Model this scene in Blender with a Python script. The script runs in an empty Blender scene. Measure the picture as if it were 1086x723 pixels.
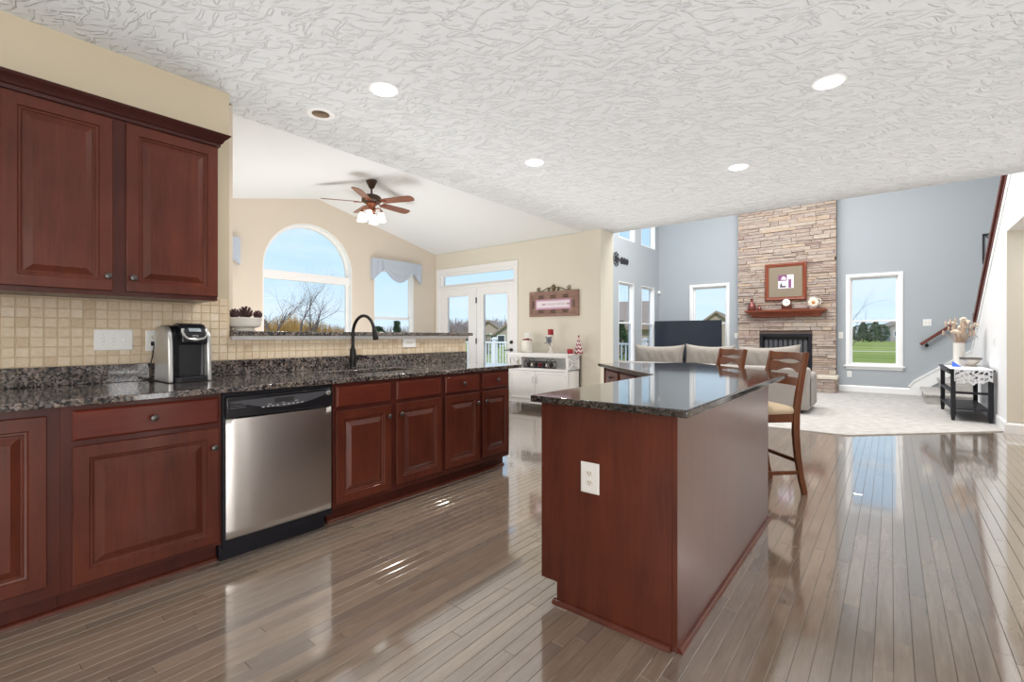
import bpy, bmesh, math, random
from mathutils import Vector, Matrix
random.seed(7)
C = bpy.context.scene.collection
R = math.radians
PI = math.pi

# ------------------------------------------------------------------ camera, world, sun, lights, exposure
scn = bpy.context.scene
cam_d = bpy.data.cameras.new('camera'); cam = bpy.data.objects.new('camera', cam_d); C.objects.link(cam)
TH = math.atan(402/500.)
cam.location = (0, 0, 1.178); cam.rotation_euler = (R(90), 0, TH)
cam_d.sensor_width = 36; cam_d.lens = 36*500/1086.; cam_d.shift_y = -5.5/1086; cam_d.clip_start = .02; cam_d.clip_end = 900
scn.camera = cam
scn.view_settings.view_transform = 'Standard'; scn.view_settings.look = 'None'
scn.view_settings.exposure = 0.0; scn.view_settings.gamma = 1.0; scn.view_settings.use_curve_mapping = False
scn.cycles.use_denoising = True
scn.cycles.max_bounces = 10; scn.cycles.diffuse_bounces = 5; scn.cycles.glossy_bounces = 4; scn.cycles.transparent_max_bounces = 16
scn.cycles.sample_clamp_indirect = 6.0; scn.cycles.caustics_reflective = False; scn.cycles.caustics_refractive = False

w = bpy.data.worlds.new('sky'); scn.world = w; w.use_nodes = True
nt = w.node_tree; nt.nodes.clear()
def wn(t): return nt.nodes.new(t)
tc = wn('ShaderNodeTexCoord'); sep = wn('ShaderNodeSeparateXYZ'); nt.links.new(tc.outputs['Generated'], sep.inputs[0])
rmp = wn('ShaderNodeValToRGB'); nt.links.new(sep.outputs['Z'], rmp.inputs[0])
el = rmp.color_ramp.elements
el[0].position = 0.0; el[0].color = (.70, .86, .98, 1); el[1].position = .55; el[1].color = (.30, .56, .95, 1)
e = el.new(.16); e.color = (.52, .76, .97, 1)
mp = wn('ShaderNodeMapping'); mp.inputs['Scale'].default_value = (1.2, 1.2, 4.5); nt.links.new(tc.outputs['Generated'], mp.inputs[0])
nz = wn('ShaderNodeTexNoise'); nz.inputs['Scale'].default_value = 3.2; nz.inputs['Detail'].default_value = 5; nt.links.new(mp.outputs[0], nz.inputs[0])
cr = wn('ShaderNodeValToRGB'); cr.color_ramp.elements[0].position = .48; cr.color_ramp.elements[1].position = .78
cr.color_ramp.elements[1].color = (.6, .6, .6, 1); nt.links.new(nz.outputs['Fac'], cr.inputs[0])
mx = wn('ShaderNodeMixRGB'); mx.inputs[2].default_value = (.88, .93, .98, 1)
nt.links.new(cr.outputs[0], mx.inputs[0]); nt.links.new(rmp.outputs[0], mx.inputs[1])
bg = wn('ShaderNodeBackground'); bg.inputs[1].default_value = 1.12; nt.links.new(mx.outputs[0], bg.inputs[0])
wo = wn('ShaderNodeOutputWorld'); nt.links.new(bg.outputs[0], wo.inputs[0])

def sunlamp(name, energy, rot, col=(1, .95, .87)):
    d = bpy.data.lights.new(name, 'SUN'); d.energy = energy; d.angle = R(1); d.color = col
    o = bpy.data.objects.new(name, d); o.rotation_euler = rot; C.objects.link(o)
sunlamp('sun', 2.2, (R(48), 0, R(24)))
def area(name, loc, rot, sx, sy, power, col=(1, .97, .93)):
    d = bpy.data.lights.new(name, 'AREA'); d.shape = 'RECTANGLE'; d.size = sx; d.size_y = sy; d.energy = power; d.color = col
    o = bpy.data.objects.new(name, d); o.location = loc; o.rotation_euler = rot; C.objects.link(o)
    return o
area('kitchen_uplight_fill', (-.2, 1.95, 2.42), (R(180), 0, 0), 6.2, 9.3, 86, (1, .99, .98))          # added unseen uplight, brightens the ceiling as bounced light would
area('kitchen_rear_fill', (-.4, -2.85, 1.5), (R(90), 0, 0), 4.6, 1.9, 52, (1, .985, .97))   # added fill lamp behind the camera; no window is built there
area('kitchen_side_fill', (3.1, -.75, 1.0), (R(90), 0, R(90)), 2.3, 1.9, 95, (1, .99, .98))    # added fill lamp for daylight from the right; no door is built
area('side_window_light', (3.1, 2.085, 1.56), (R(90), 0, R(90)), .39, .36, 3.5, (1, 1, 1))    # a narrow side window, seen in the polished granite
area('side_window_low_light', (3.1, 2.085, .34), (R(90), 0, R(90)), .39, .5, 4, (1, 1, 1))
area('living_room_fill', (-1.8, 8.75, 5.25), (0, 0, 0), 5.0, 2.9, 415, (1, .985, .965))      # added lamp under the ceiling, stands in for upper window daylight
area('sunroom_uplight_fill', (-5.4, 3.5, .25), (R(180), 0, 0), 2.4, 3.4, 85, (1, .98, .955))  # added unseen lamp near the floor, faces up to fill the sunroom
area('hall_fill', (2.3, 7.6, 2.5), (0, 0, 0), 1.2, 1.2, 30)  # added unseen lamp that lightens the hall and the right wall

# ------------------------------------------------------------------ helpers
def srgb(r, g, b):
    f = lambda v: (v/255/12.92) if v/255 <= .04045 else ((v/255+.055)/1.055)**2.4
    return (f(r), f(g), f(b), 1)

WM = {}
class MB:
    """collects shapes in one bmesh"""
    def __init__(s): s.bm = bmesh.new(); s.mi = 0
    def _f(s, vs, smooth=False):
        try:
            f = s.bm.faces.new(vs); f.material_index = s.mi; f.smooth = smooth; return f
        except ValueError: return None
    def hexa(s, p):
        v = [s.bm.verts.new(q) for q in p]
        for i in ((3, 2, 1, 0), (4, 5, 6, 7), (0, 1, 5, 4), (1, 2, 6, 5), (2, 3, 7, 6), (3, 0, 4, 7)): s._f([v[k] for k in i])
        return s
    def box(s, x0, x1, y0, y1, z0, z1):
        return s.hexa([(x0, y0, z0), (x1, y0, z0), (x1, y1, z0), (x0, y1, z0), (x0, y0, z1), (x1, y0, z1), (x1, y1, z1), (x0, y1, z1)])
    def prism(s, poly, a, b, axis='z'):
        m = {'z': lambda u, v, h: (u, v, h), 'x': lambda u, v, h: (h, u, v), 'y': lambda u, v, h: (u, h, v)}[axis]
        lo = [s.bm.verts.new(m(u, v, a)) for u, v in poly]; hi = [s.bm.verts.new(m(u, v, b)) for u, v in poly]
        n = len(poly)
        s._f(lo[::-1]); s._f(hi)
        for i in range(n): s._f([lo[i], lo[(i+1) % n], hi[(i+1) % n], hi[i]])
        return s
    def loft(s, loops, close=True, cap0=True, cap1=True, smooth=True):
        L = [[s.bm.verts.new(p) for p in lp] for lp in loops]; n = len(L[0])
        for a, b in zip(L, L[1:]):
            for i in range(n if close else n-1): s._f([a[i], a[(i+1) % n], b[(i+1) % n], b[i]], smooth)
        if cap0: s._f(L[0][::-1], False)
        if cap1: s._f(L[-1], False)
        return s
    def lathe(s, prof, n=24, o=(0, 0, 0), axis='z', cap0=True, cap1=True):
        m = {'z': lambda u, v, h: (u, v, h), 'x': lambda u, v, h: (h, u, v), 'y': lambda u, v, h: (v, h, u)}[axis]
        o = Vector(o)
        return s.loft([[o+Vector(m(r*math.cos(2*PI*k/n), r*math.sin(2*PI*k/n), z)) for k in range(n)] for r, z in prof], True, cap0, cap1)
    def tube(s, pts, r, n=10, cap=True):
        pts = [Vector(p) for p in pts]; rs = r if isinstance(r, (list, tuple)) else [r]*len(pts)
        loops = []; u = None
        for i, p in enumerate(pts):
            t = (pts[min(i+1, len(pts)-1)]-pts[max(i-1, 0)]).normalized()
            if u is None:
                u = t.orthogonal().normalized()
            else:
                u = (u-t*u.dot(t)); u = u.normalized() if u.length > 1e-6 else t.orthogonal().normalized()
            v = t.cross(u)
            loops.append([p+rs[i]*(math.cos(2*PI*k/n)*u+math.sin(2*PI*k/n)*v) for k in range(n)])
        return s.loft(loops, True, cap, cap)
    def sweep(s, pts, hw, hh, up=(0, 0, 1)):
        """rectangular bar along a path; hw across, hh along up"""
        pts = [Vector(p) for p in pts]; up = Vector(up); loops = []
        for i, p in enumerate(pts):
            t = (pts[min(i+1, len(pts)-1)]-pts[max(i-1, 0)]).normalized()
            a = t.cross(up).normalized(); b = a.cross(t).normalized()
            w_ = hw[i] if isinstance(hw, (list, tuple)) else hw; h_ = hh[i] if isinstance(hh, (list, tuple)) else hh
            loops.append([p-a*w_-b*h_, p+a*w_-b*h_, p+a*w_+b*h_, p-a*w_+b*h_])
        return s.loft(loops, True, True, True, False)
    def ball(s, c, r, n=12, m=8, sc=(1, 1, 1)):
        c = Vector(c); top = []
        for j in range(1, m):
            a = PI*j/m
            top.append([c+Vector((sc[0]*r*math.sin(a)*math.cos(2*PI*k/n), sc[1]*r*math.sin(a)*math.sin(2*PI*k/n), -sc[2]*r*math.cos(a))) for k in range(n)])
        return s.loft(top, True, True, True)
    def rings(s, o, u, v, n, W, H, prof):
        """raised panel: nested rectangles; prof = [(inset, height)]; o = lower corner"""
        o, u, v, n = Vector(o), Vector(u), Vector(v), Vector(n)
        loops = []
        for i, h in prof:
            loops.append([o+u*i+v*i+n*h, o+u*(W-i)+v*i+n*h, o+u*(W-i)+v*(H-i)+n*h, o+u*i+v*(H-i)+n*h])
        return s.loft(loops, True, True, True, False)
    def build(s, name, mats, parent=None, bevel=0, seg=2, angle=35, kind=None, recalc=True):
        if not isinstance(mats, (list, tuple)): mats = [mats]
        bm = s.bm
        if recalc: bmesh.ops.recalc_face_normals(bm, faces=bm.faces)
        me = bpy.data.meshes.new(name); o = bpy.data.objects.new(name, me); C.objects.link(o)
        M = WM.get(parent.name) if parent is not None else None
        if M is not None: bm.transform(M.inverted())
        bm.to_mesh(me); bm.free()
        for m in mats: me.materials.append(m)
        if angle:
            me.polygons.foreach_set('use_smooth', [True]*len(me.polygons)); me.set_sharp_from_angle(angle=R(angle))
        if parent is not None: o.parent = parent; WM[o.name] = M
        else: WM[o.name] = Matrix.Identity(4)
        if bevel:
            b = o.modifiers.new('bevel', 'BEVEL'); b.width = bevel; b.segments = seg; b.limit_method = 'ANGLE'; b.angle_limit = R(40)
        if kind: o['kind'] = kind
        return o

def thing(name, label, cat, loc=(0, 0, 0), rz=0, group=None):
    o = bpy.data.objects.new(name, None); C.objects.link(o); o.empty_display_size = .1
    o.location = loc; o.rotation_euler = (0, 0, rz)
    WM[o.name] = Matrix.Translation(loc) @ Matrix.Rotation(rz, 4, 'Z')
    o['label'] = label; o['category'] = cat
    if group: o['group'] = group
    return o
def tag(o, label, cat, group=None):
    o['label'] = label; o['category'] = cat
    if group: o['group'] = group
    return o
def solo(mb, name, mats, label, cat, group=None, **k):
    """a thing that is one mesh: its origin goes to its base"""
    o = mb.build(name, mats, None, **k); me = o.data
    xs = [v.co for v in me.vertices]
    c = Vector(((min(p.x for p in xs)+max(p.x for p in xs))/2, (min(p.y for p in xs)+max(p.y for p in xs))/2, min(p.z for p in xs)))
    me.transform(Matrix.Translation(-c)); o.location = c; WM[o.name] = Matrix.Translation(c)
    return tag(o, label, cat, group)
def struct(mb, name, mats, label=None, parent=None, **k):
    o = mb.build(name, mats, parent, **k)
    if parent is None: o['kind'] = 'structure'
    if label: o['label'] = label
    return o
def dup(root, loc, rz, label, group=None):
    r = root.copy(); C.objects.link(r); r.location = loc; r.rotation_euler = (0, 0, rz); r['label'] = label
    if group: r['group'] = group
    for ch in list(root.children):
        c = ch.copy(); C.objects.link(c); c.parent = r
        for g in list(ch.children):
            d = g.copy(); C.objects.link(d); d.parent = c
    return r
def arc(cx, cy, r, a0, a1, n): return [(cx+r*math.cos(R(a0+(a1-a0)*i/n)), cy+r*math.sin(R(a0+(a1-a0)*i/n))) for i in range(n+1)]

# ------------------------------------------------------------------ materials
def mat(name, base=(.8, .8, .8, 1), rough=.5, metal=0, spec=.5, coat=0, coat_r=.1, coat_ior=1.5, emit=None, estr=0):
    m = bpy.data.materials.new(name); m.use_nodes = True
    p = m.node_tree.nodes['Principled BSDF']; base = base if len(base) == 4 else (*base, 1)
    p.inputs['Base Color'].default_value = base; p.inputs['Roughness'].default_value = rough; p.inputs['Metallic'].default_value = metal
    p.inputs['Specular IOR Level'].default_value = spec
    p.inputs['Coat Weight'].default_value = coat; p.inputs['Coat IOR'].default_value = coat_ior; p.inputs['Coat Roughness'].default_value = coat_r
    if emit: p.inputs['Emission Color'].default_value = emit; p.inputs['Emission Strength'].default_value = estr
    return m
class N:
    def __init__(s, m): s.t = m.node_tree; s.p = s.t.nodes['Principled BSDF']
    def n(s, t, **k):
        x = s.t.nodes.new(t)
        for a, b in k.items():
            if a in x.inputs.keys(): x.inputs[a].default_value = b
            else: setattr(x, a, b)
        return x
    def l(s, a, b): s.t.links.new(a, b)
    def coord(s, scale=(1, 1, 1), rot=(0, 0, 0), kind='Object'):
        t = s.n('ShaderNodeTexCoord'); m = s.n('ShaderNodeMapping'); m.inputs['Scale'].default_value = scale; m.inputs['Rotation'].default_value = rot
        s.l(t.outputs[kind], m.inputs[0]); return m.outputs[0]
    def noise(s, c, scale, detail=4, rough=.5, dist=0):
        x = s.n('ShaderNodeTexNoise'); x.inputs['Scale'].default_value = scale; x.inputs['Detail'].default_value = detail
        x.inputs['Roughness'].default_value = rough; x.inputs['Distortion'].default_value = dist; s.l(c, x.inputs['Vector']); return x.outputs['Fac']
    def vor(s, c, scale, feat='F1', out='Distance', rnd=1):
        x = s.n('ShaderNodeTexVoronoi', feature=feat); x.inputs['Scale'].default_value = scale; x.inputs['Randomness'].default_value = rnd
        s.l(c, x.inputs['Vector']); return x.outputs[out]
    def ramp(s, f, stops, interp='LINEAR'):
        x = s.n('ShaderNodeValToRGB'); cr_ = x.color_ramp; cr_.interpolation = interp
        while len(cr_.elements) < len(stops): cr_.elements.new(.5)
        for e_, (p_, c_) in zip(cr_.elements, stops):
            e_.position = p_; e_.color = c_ if len(c_) == 4 else (*c_, 1)
        s.l(f, x.inputs[0]); return x.outputs[0]
    def mix(s, f, a, b, mode='MIX'):
        x = s.n('ShaderNodeMixRGB', blend_type=mode)
        for i, q in enumerate((f, a, b)):
            if isinstance(q, (int, float)): x.inputs[i].default_value = q
            elif isinstance(q, tuple): x.inputs[i].default_value = q
            else: s.l(q, x.inputs[i])
        return x.outputs[0]
    def island(s): return s.n('ShaderNodeNewGeometry').outputs['Random Per Island']
    def bump(s, h, strength=.3, dist=.01):
        b = s.n('ShaderNodeBump'); b.inputs['Strength'].default_value = strength; b.inputs['Distance'].default_value = dist
        s.l(h, b.inputs['Height']); s.l(b.outputs[0], s.p.inputs['Normal']); return b
    def col(s, c): s.l(c, s.p.inputs['Base Color'])
    def rough(s, c): s.l(c, s.p.inputs['Roughness'])

def paint(name, col, rough=.6, bump=.06):
    m = mat(name, col, rough, spec=.3); n = N(m); c = n.coord()
    n.bump(n.noise(c, 220, 2), bump, .002)
    return m
def wood(name, dark, light, scale=(14, 14, 1.6), rough=.36, coat=.18, coat_r=.14, horiz=False, ior=1.5):
    m = mat(name, light, rough, spec=.25, coat=coat, coat_r=coat_r, coat_ior=ior); n = N(m)
    c = n.coord(scale if not horiz else (scale[0], scale[2], scale[1]))
    a = n.noise(c, 1.0, 6, .6, .6); b = n.noise(c, 5, 4, .6)
    t = n.coord((2.2, 2.2, 2.2)); big = n.noise(t, 1.2, 2)
    f = n.mix(.35, a, b); f = n.mix(.4, f, big)
    n.col(n.ramp(f, [(.3, dark), (.7, light)]))
    n.bump(b, .03, .002)
    return m
M = {}
M['beige'] = paint('beige_wall_paint', srgb(200, 188, 164))
M['tan'] = paint('tan_sunroom_paint', srgb(222, 211, 196))
M['cream'] = paint('cream_wall_paint', srgb(224, 218, 203))
M['blue'] = paint('blue_grey_wall_paint', srgb(171, 177, 182))
M['white_wall'] = paint('white_wall_paint', srgb(236, 236, 236))
M['trim'] = mat('white_trim_paint', srgb(242, 242, 242), .35)
M['vault'] = paint('vault_ceiling_paint', srgb(232, 234, 236), .8, .15)
# stomped ceiling texture
m = mat('textured_ceiling', srgb(226, 229, 232), .85, spec=.2); n = N(m); c = n.coord((1, 1, 1))
warp = n.noise(c, 3.0, 3); va = n.n('ShaderNodeVectorMath', operation='ADD'); n.l(c, va.inputs[0])
sc = n.n('ShaderNodeVectorMath', operation='SCALE'); sc.inputs['Scale'].default_value = .12
nc = n.n('ShaderNodeTexNoise'); nc.inputs['Scale'].default_value = 4.5; nc.inputs['Detail'].default_value = 1; n.l(c, nc.inputs['Vector'])
n.l(nc.outputs['Color'], sc.inputs[0]); n.l(sc.outputs[0], va.inputs[1])
acc = None
for k, (ang, sx_, off) in enumerate(((-28, 30, 0), (-58, 34, 11.3), (4, 32, 5.7))):
    mr = n.n('ShaderNodeMapping'); mr.inputs['Rotation'].default_value = (0, 0, R(ang)); mr.inputs['Location'].default_value = (off, off*2, 0); n.l(va.outputs[0], mr.inputs[0])
    ms = n.n('ShaderNodeMapping'); ms.inputs['Scale'].default_value = (7, sx_, 1); n.l(mr.outputs[0], ms.inputs[0])
    q = n.ramp(n.noise(ms.outputs[0], 1.0, 1.5, .5), [(.585, (0, 0, 0)), (.67, (1, 1, 1))])
    if acc is None: acc = q
    else: acc = n.mix(1.0, acc, q, 'LIGHTEN')
acc = n.mix(.12, acc, n.noise(c, 60, 4, .6))
n.bump(acc, .8, .014); M['ceiling'] = m
# cherry, knobs
M['cherry'] = wood('cherry_cabinet_wood', (.050, .0098, .0060), (.150, .035, .0172))
M['cherry_frame'] = wood('cherry_face_frame', (.042, .0085, .0062), (.105, .0225, .0140))
M['cherry_panel'] = wood('glossy_cherry_panel', (.070, .0120, .0090), (.130, .026, .018), coat=1, coat_r=.2, ior=1.8)
M['cherry_dark'] = wood('dark_cherry_wood', (.035, .008, .007), (.070, .016, .012))
M['cherry_h'] = wood('cherry_drawer_wood', (.064, .0105, .0065), (.175, .034, .0175), horiz=True)
M['stool'] = wood('stool_wood', (.085, .026, .009), (.205, .066, .023), scale=(20, 20, 3), rough=.28, coat=.45)
M['mantel'] = wood('mantel_wood', (.16, .035, .018), (.28, .075, .038), horiz=True)
M['rail'] = wood('handrail_wood', (.10, .025, .020), (.17, .045, .032))
M['bronze'] = mat('oil_rubbed_bronze', (.022, .020, .020, 1), .38, .6)
M['knob'] = mat('pewter_knob_metal', (.11, .10, .095, 1), .35, .85)
# floor planks
m = mat('grey_brown_oak_planks', (.2, .15, .12, 1), .2, spec=.5, coat=1, coat_r=.07, coat_ior=2.2); n = N(m)
c = n.coord((9, .9, 9)); isl = n.island()
va = n.n('ShaderNodeVectorMath', operation='ADD'); sc = n.n('ShaderNodeCombineXYZ')
mu = n.n('ShaderNodeMath', operation='MULTIPLY'); mu.inputs[1].default_value = 37.0; n.l(isl, mu.inputs[0])
n.l(mu.outputs[0], sc.inputs[0]); n.l(mu.outputs[0], sc.inputs[1]); n.l(c, va.inputs[0]); n.l(sc.outputs[0], va.inputs[1])
g1 = n.noise(va.outputs[0], 1.6, 6, .62, .8); g2 = n.noise(va.outputs[0], 9, 3, .6)
gr = n.ramp(n.mix(.3, g1, g2), [(.32, (.188, .146, .114)), (.68, (.302, .244, .196))])
pl = n.ramp(isl, [(0, (.78, .78, .80)), (.35, (1.0, .98, .96)), (.7, (.92, .86, .80)), (1, (1.16, 1.12, 1.06))])
n.col(n.mix(1.0, gr, pl, 'MULTIPLY'))
n.rough(n.ramp(n.noise(n.coord((3, 3, 3)), 2.0, 4), [(.3, (.10, .10, .10)), (.7, (.20, .20, .20))]))
n.bump(n.mix(.5, g1, n.noise(n.coord((1.5, 1.5, 1.5)), 3, 2)), .05, .006); M['planks'] = m
M['subfloor'] = mat('dark_plank_seam', (.035, .025, .02, 1), .6)
# carpet
m = mat('pale_carpet', srgb(214, 209, 203), .95, spec=.1); n = N(m); c = n.coord()
f = n.noise(c, 9, 5, .6); n.col(n.ramp(f, [(.3, srgb(172, 168, 163)), (.7, srgb(198, 194, 190))])); n.bump(n.noise(c, 260, 3), .6, .006); M['carpet'] = m
# granite
m = mat('speckled_granite', (.2, .2, .2, 1), .07, spec=.55, coat=.25, coat_r=.03); n = N(m); c = n.coord()
cw = n.noise(c, 25, 3); va = n.n('ShaderNodeVectorMath', operation='ADD'); n.l(c, va.inputs[0])
sc = n.n('ShaderNodeVectorMath', operation='SCALE'); sc.inputs['Scale'].default_value = .03
nc = n.n('ShaderNodeTexNoise'); nc.inputs['Scale'].default_value = 40; n.l(c, nc.inputs['Vector']); n.l(nc.outputs['Color'], sc.inputs[0]); n.l(sc.outputs[0], va.inputs[1])
x = n.n('ShaderNodeTexVoronoi'); x.inputs['Scale'].default_value = 105; n.l(va.outputs[0], x.inputs['Vector'])
sp = n.n('ShaderNodeSeparateXYZ'); n.l(x.outputs['Color'], sp.inputs[0])
cells = n.ramp(sp.outputs[0], [(0, (.022, .022, .024)), (.26, (.05, .047, .048)), (.42, (.12, .105, .095)), (.60, (.19, .15, .125)), (.78, (.22, .205, .20)), (.93, (.30, .26, .23))], 'CONSTANT')
big = n.ramp(n.noise(c, 14, 4), [(.35, (.55, .55, .58)), (.65, (1.15, 1.1, 1.05))])
gc = n.mix(1.0, cells, big, 'MULTIPLY'); n.col(gc); M['granite'] = m
m2 = m.copy(); m2.name = 'shaded_speckled_granite'; M['granite_shaded'] = m2  # same granite as the counter, shade put into its colours for the island
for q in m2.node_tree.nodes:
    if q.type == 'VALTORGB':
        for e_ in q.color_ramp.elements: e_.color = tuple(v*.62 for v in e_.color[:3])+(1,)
# travertine tile
m = mat('travertine_tile', (.6, .5, .4, 1), .55, spec=.35); n = N(m); c = n.coord((1, 1, 1)); isl = n.island()
t1 = n.ramp(isl, [(0, srgb(196, 172, 140)), (.12, srgb(212, 192, 164)), (.5, srgb(224, 208, 184)), (.8, srgb(216, 197, 168)), (1, srgb(232, 219, 199))])
n.col(n.mix(.3, t1, n.ramp(n.noise(c, 60, 5, .65), [(.3, srgb(190, 166, 136)), (.7, srgb(236, 224, 204))]))); n.bump(n.noise(c, 120, 4), .25, .003); M['tile'] = m
M['grout'] = mat('tile_grout', srgb(206, 188, 160), .9)
# stone
m = mat('stacked_ledge_stone', (.4, .35, .3, 1), .9, spec=.2); n = N(m); c = n.coord((1, 1, 2.5)); isl = n.island()
t1 = n.ramp(isl, [(0, srgb(158, 140, 132)), (.12, srgb(190, 172, 158)), (.3, srgb(166, 152, 146)), (.45, srgb(202, 188, 172)), (.6, srgb(164, 138, 128)), (.75, srgb(202, 176, 148)), (.88, srgb(176, 162, 156)), (1, srgb(152, 118, 108))])
n.col(n.mix(.45, t1, n.ramp(n.noise(c, 9, 6, .7), [(.3, srgb(132, 114, 106)), (.7, srgb(214, 202, 190))]))); n.bump(n.noise(c, 22, 6, .7), .7, .02); M['stone'] = m
M['stone_gap'] = mat('dark_stone_joint', srgb(96, 82, 74), .95)
M['hearth'] = mat('pale_hearth_slab', srgb(214, 204, 188), .6)
# glass
def glass(name, tint=(1, 1, 1, 1), refl=.06):
    m = bpy.data.materials.new(name); m.use_nodes = True; t = m.node_tree; t.nodes.clear()
    o = t.nodes.new('ShaderNodeOutputMaterial'); a = t.nodes.new('ShaderNodeBsdfTransparent'); a.inputs[0].default_value = tint
    g = t.nodes.new('ShaderNodeBsdfGlossy'); g.inputs['Roughness'].default_value = 0.0
    f = t.nodes.new('ShaderNodeFresnel'); f.inputs[0].default_value = 1.25; mx_ = t.nodes.new('ShaderNodeMixShader')
    ge = t.nodes.new('ShaderNodeNewGeometry'); sb = t.nodes.new('ShaderNodeMath'); sb.operation = 'SUBTRACT'; sb.use_clamp = True
    t.links.new(f.outputs[0], sb.inputs[0]); t.links.new(ge.outputs['Backfacing'], sb.inputs[1]); t.links.new(sb.outputs[0], mx_.inputs[0]); t.links.new(a.outputs[0], mx_.inputs[1]); t.links.new(g.outputs[0], mx_.inputs[2]); t.links.new(mx_.outputs[0], o.inputs[0])
    return m
M['glass'] = glass('window_glass')
M['tank'] = glass('smoked_water_tank', (.55, .57, .60, 1))
M['white'] = mat('white_plastic', srgb(238, 238, 236), .3)
M['white_furn'] = mat('white_painted_wood', srgb(240, 240, 240), .35)
M['dark'] = mat('dark_slot', (.02, .02, .02, 1), .5)
M['black'] = mat('black_gloss_plastic', (.012, .013, .016, 1), .18)
M['black_matte'] = mat('black_matte', (.009, .009, .014, 1), .42, spec=.35)
M['panel'] = mat('dark_control_panel', (.075, .077, .088, 1), .35)
M['silver'] = mat('silver_plastic', (.55, .55, .54, 1), .28, .75)
M['screen'] = mat('grey_display', (.33, .38, .42, 1), .15)
M['label'] = mat('pale_print', (.6, .6, .6, 1), .5)
m = mat('brushed_steel', (.56, .53, .505, 1), .26, 1.0); n = N(m)
c = n.coord((240, 240, 2)); n.rough(n.ramp(n.noise(c, 1, 2), [(.3, (.283, .283, .283)), (.7, (.30, .30, .30))])); M['steel'] = m
M['sink'] = mat('sink_steel', (.10, .095, .09, 1), .3, .8)
M['lamp_on'] = mat('lit_lamp_lens', (1, 1, 1, 1), .5, emit=(1, .97, .92, 1), estr=7)
M['lamp_shade'] = mat('lit_frosted_shade', (1, .97, .9, 1), .5, emit=(1, .93, .80, 1), estr=1.4)
M['can'] = mat('beige_can_interior', srgb(172, 152, 130), .5)
M['fabric'] = mat('taupe_sofa_fabric', srgb(176, 168, 160), .95, spec=.15); n = N(M['fabric']); c = n.coord()
n.col(n.ramp(n.noise(c, 140, 3), [(.3, srgb(150, 144, 139)), (.7, srgb(176, 170, 165))])); n.bump(n.noise(c, 300, 2), .4, .003)
M['pillow'] = mat('taupe_cushion_fabric', srgb(168, 160, 152), .95, spec=.15); n = N(M['pillow']); c = n.coord()
n.bump(n.mix(.5, n.noise(n.coord((4, 14, 3)), 1.5, 4, .6, .8), n.noise(c, 240, 2)), .7, .03)
M['seat'] = mat('beige_seat_fabric', srgb(206, 186, 158), .9, spec=.2)
m = mat('blue_grey_valance', srgb(192, 202, 216), .9, spec=.15); n = N(m); n.bump(n.noise(n.coord((30, 30, 6)), 1.5, 3), .3, .01); M['valance'] = m
M['red'] = mat('red_wax', srgb(160, 30, 42), .5)
M['pot'] = mat('white_ceramic', srgb(232, 228, 220), .3)
M['cone'] = mat('dark_pine_cone', srgb(86, 62, 62), .85)
M['gold'] = mat('aged_gold_metal', srgb(120, 108, 78), .45, .5)
M['signwood'] = wood('weathered_sign_wood', (.20, .115, .085), (.40, .26, .21), horiz=True, coat=0, rough=.7)
M['pink'] = mat('pink_sign_border', srgb(200, 158, 182), .7)
M['signwhite'] = mat('white_sign_face', srgb(238, 228, 234), .7)
M['ribbon'] = mat('grey_ribbon', srgb(112, 114, 128), .8)
M['doily'] = mat('white_lace', srgb(232, 232, 236), .9)
M['blue_cloth'] = mat('blue_cloth', srgb(50, 100, 210), .7)
M['matboard'] = mat('grey_green_mat_board', srgb(140, 128, 110), .85)
M['bronze_vase'] = mat('copper_glaze', srgb(120, 62, 56), .3, .3)
M['dried'] = mat('dried_flower_stems', srgb(196, 172, 150), .9)
M['dried_w'] = mat('pale_dried_petals', srgb(230, 214, 196), .9)
M['iron'] = mat('black_wrought_iron', (.03, .03, .035, 1), .5, .4)
M['bladewood'] = wood('fan_blade_wood', (.16, .06, .035), (.30, .12, .075), rough=.3)
M['copper'] = mat('antique_copper', srgb(150, 88, 62), .35, .6)
M['bronze_fan'] = mat('dark_bronze_fan', srgb(74, 56, 46), .4, .5)
# outdoors
m = mat('lawn_grass', (.1, .2, .04, 1), 1, spec=.05); n = N(m); c = n.coord()
f = n.noise(n.coord((.05, .22, 1)), 1.2, 6, .65); n.col(n.ramp(f, [(.32, srgb(118, 136, 62)), (.5, srgb(150, 158, 82)), (.68, srgb(186, 178, 108))])); M['lawn'] = m
M['walkway'] = mat('pale_concrete', srgb(226, 218, 190), .9)
M['bark'] = mat('grey_brown_bark', srgb(112, 96, 92), .9)
m = mat('golden_willow_twigs', srgb(186, 148, 84), .95); n = N(m); n.col(n.ramp(n.noise(n.coord(), .8, 5), [(.3, srgb(186, 142, 84)), (.7, srgb(232, 182, 96))])); M['willow'] = m
m = mat('evergreen_needles', srgb(56, 78, 48), .95); n = N(m); n.col(n.ramp(n.island(), [(0, srgb(44, 64, 42)), (1, srgb(84, 108, 66))])); M['needles'] = m
m = mat('bare_winter_trees', srgb(140, 118, 112), 1); n = N(m); n.col(n.ramp(n.island(), [(0, srgb(158, 138, 134)), (1, srgb(200, 182, 172))])); M['bare'] = m
M['siding'] = mat('tan_house_siding', srgb(176, 160, 146), .9); M['roof'] = mat('brown_roof_shingles', srgb(158, 138, 124), .95)
M['brickwall'] = mat('grey_house_brick', srgb(164, 154, 156), .9); M['darkglass'] = mat('dark_house_window', (.05, .06, .08, 1), .2)

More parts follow.
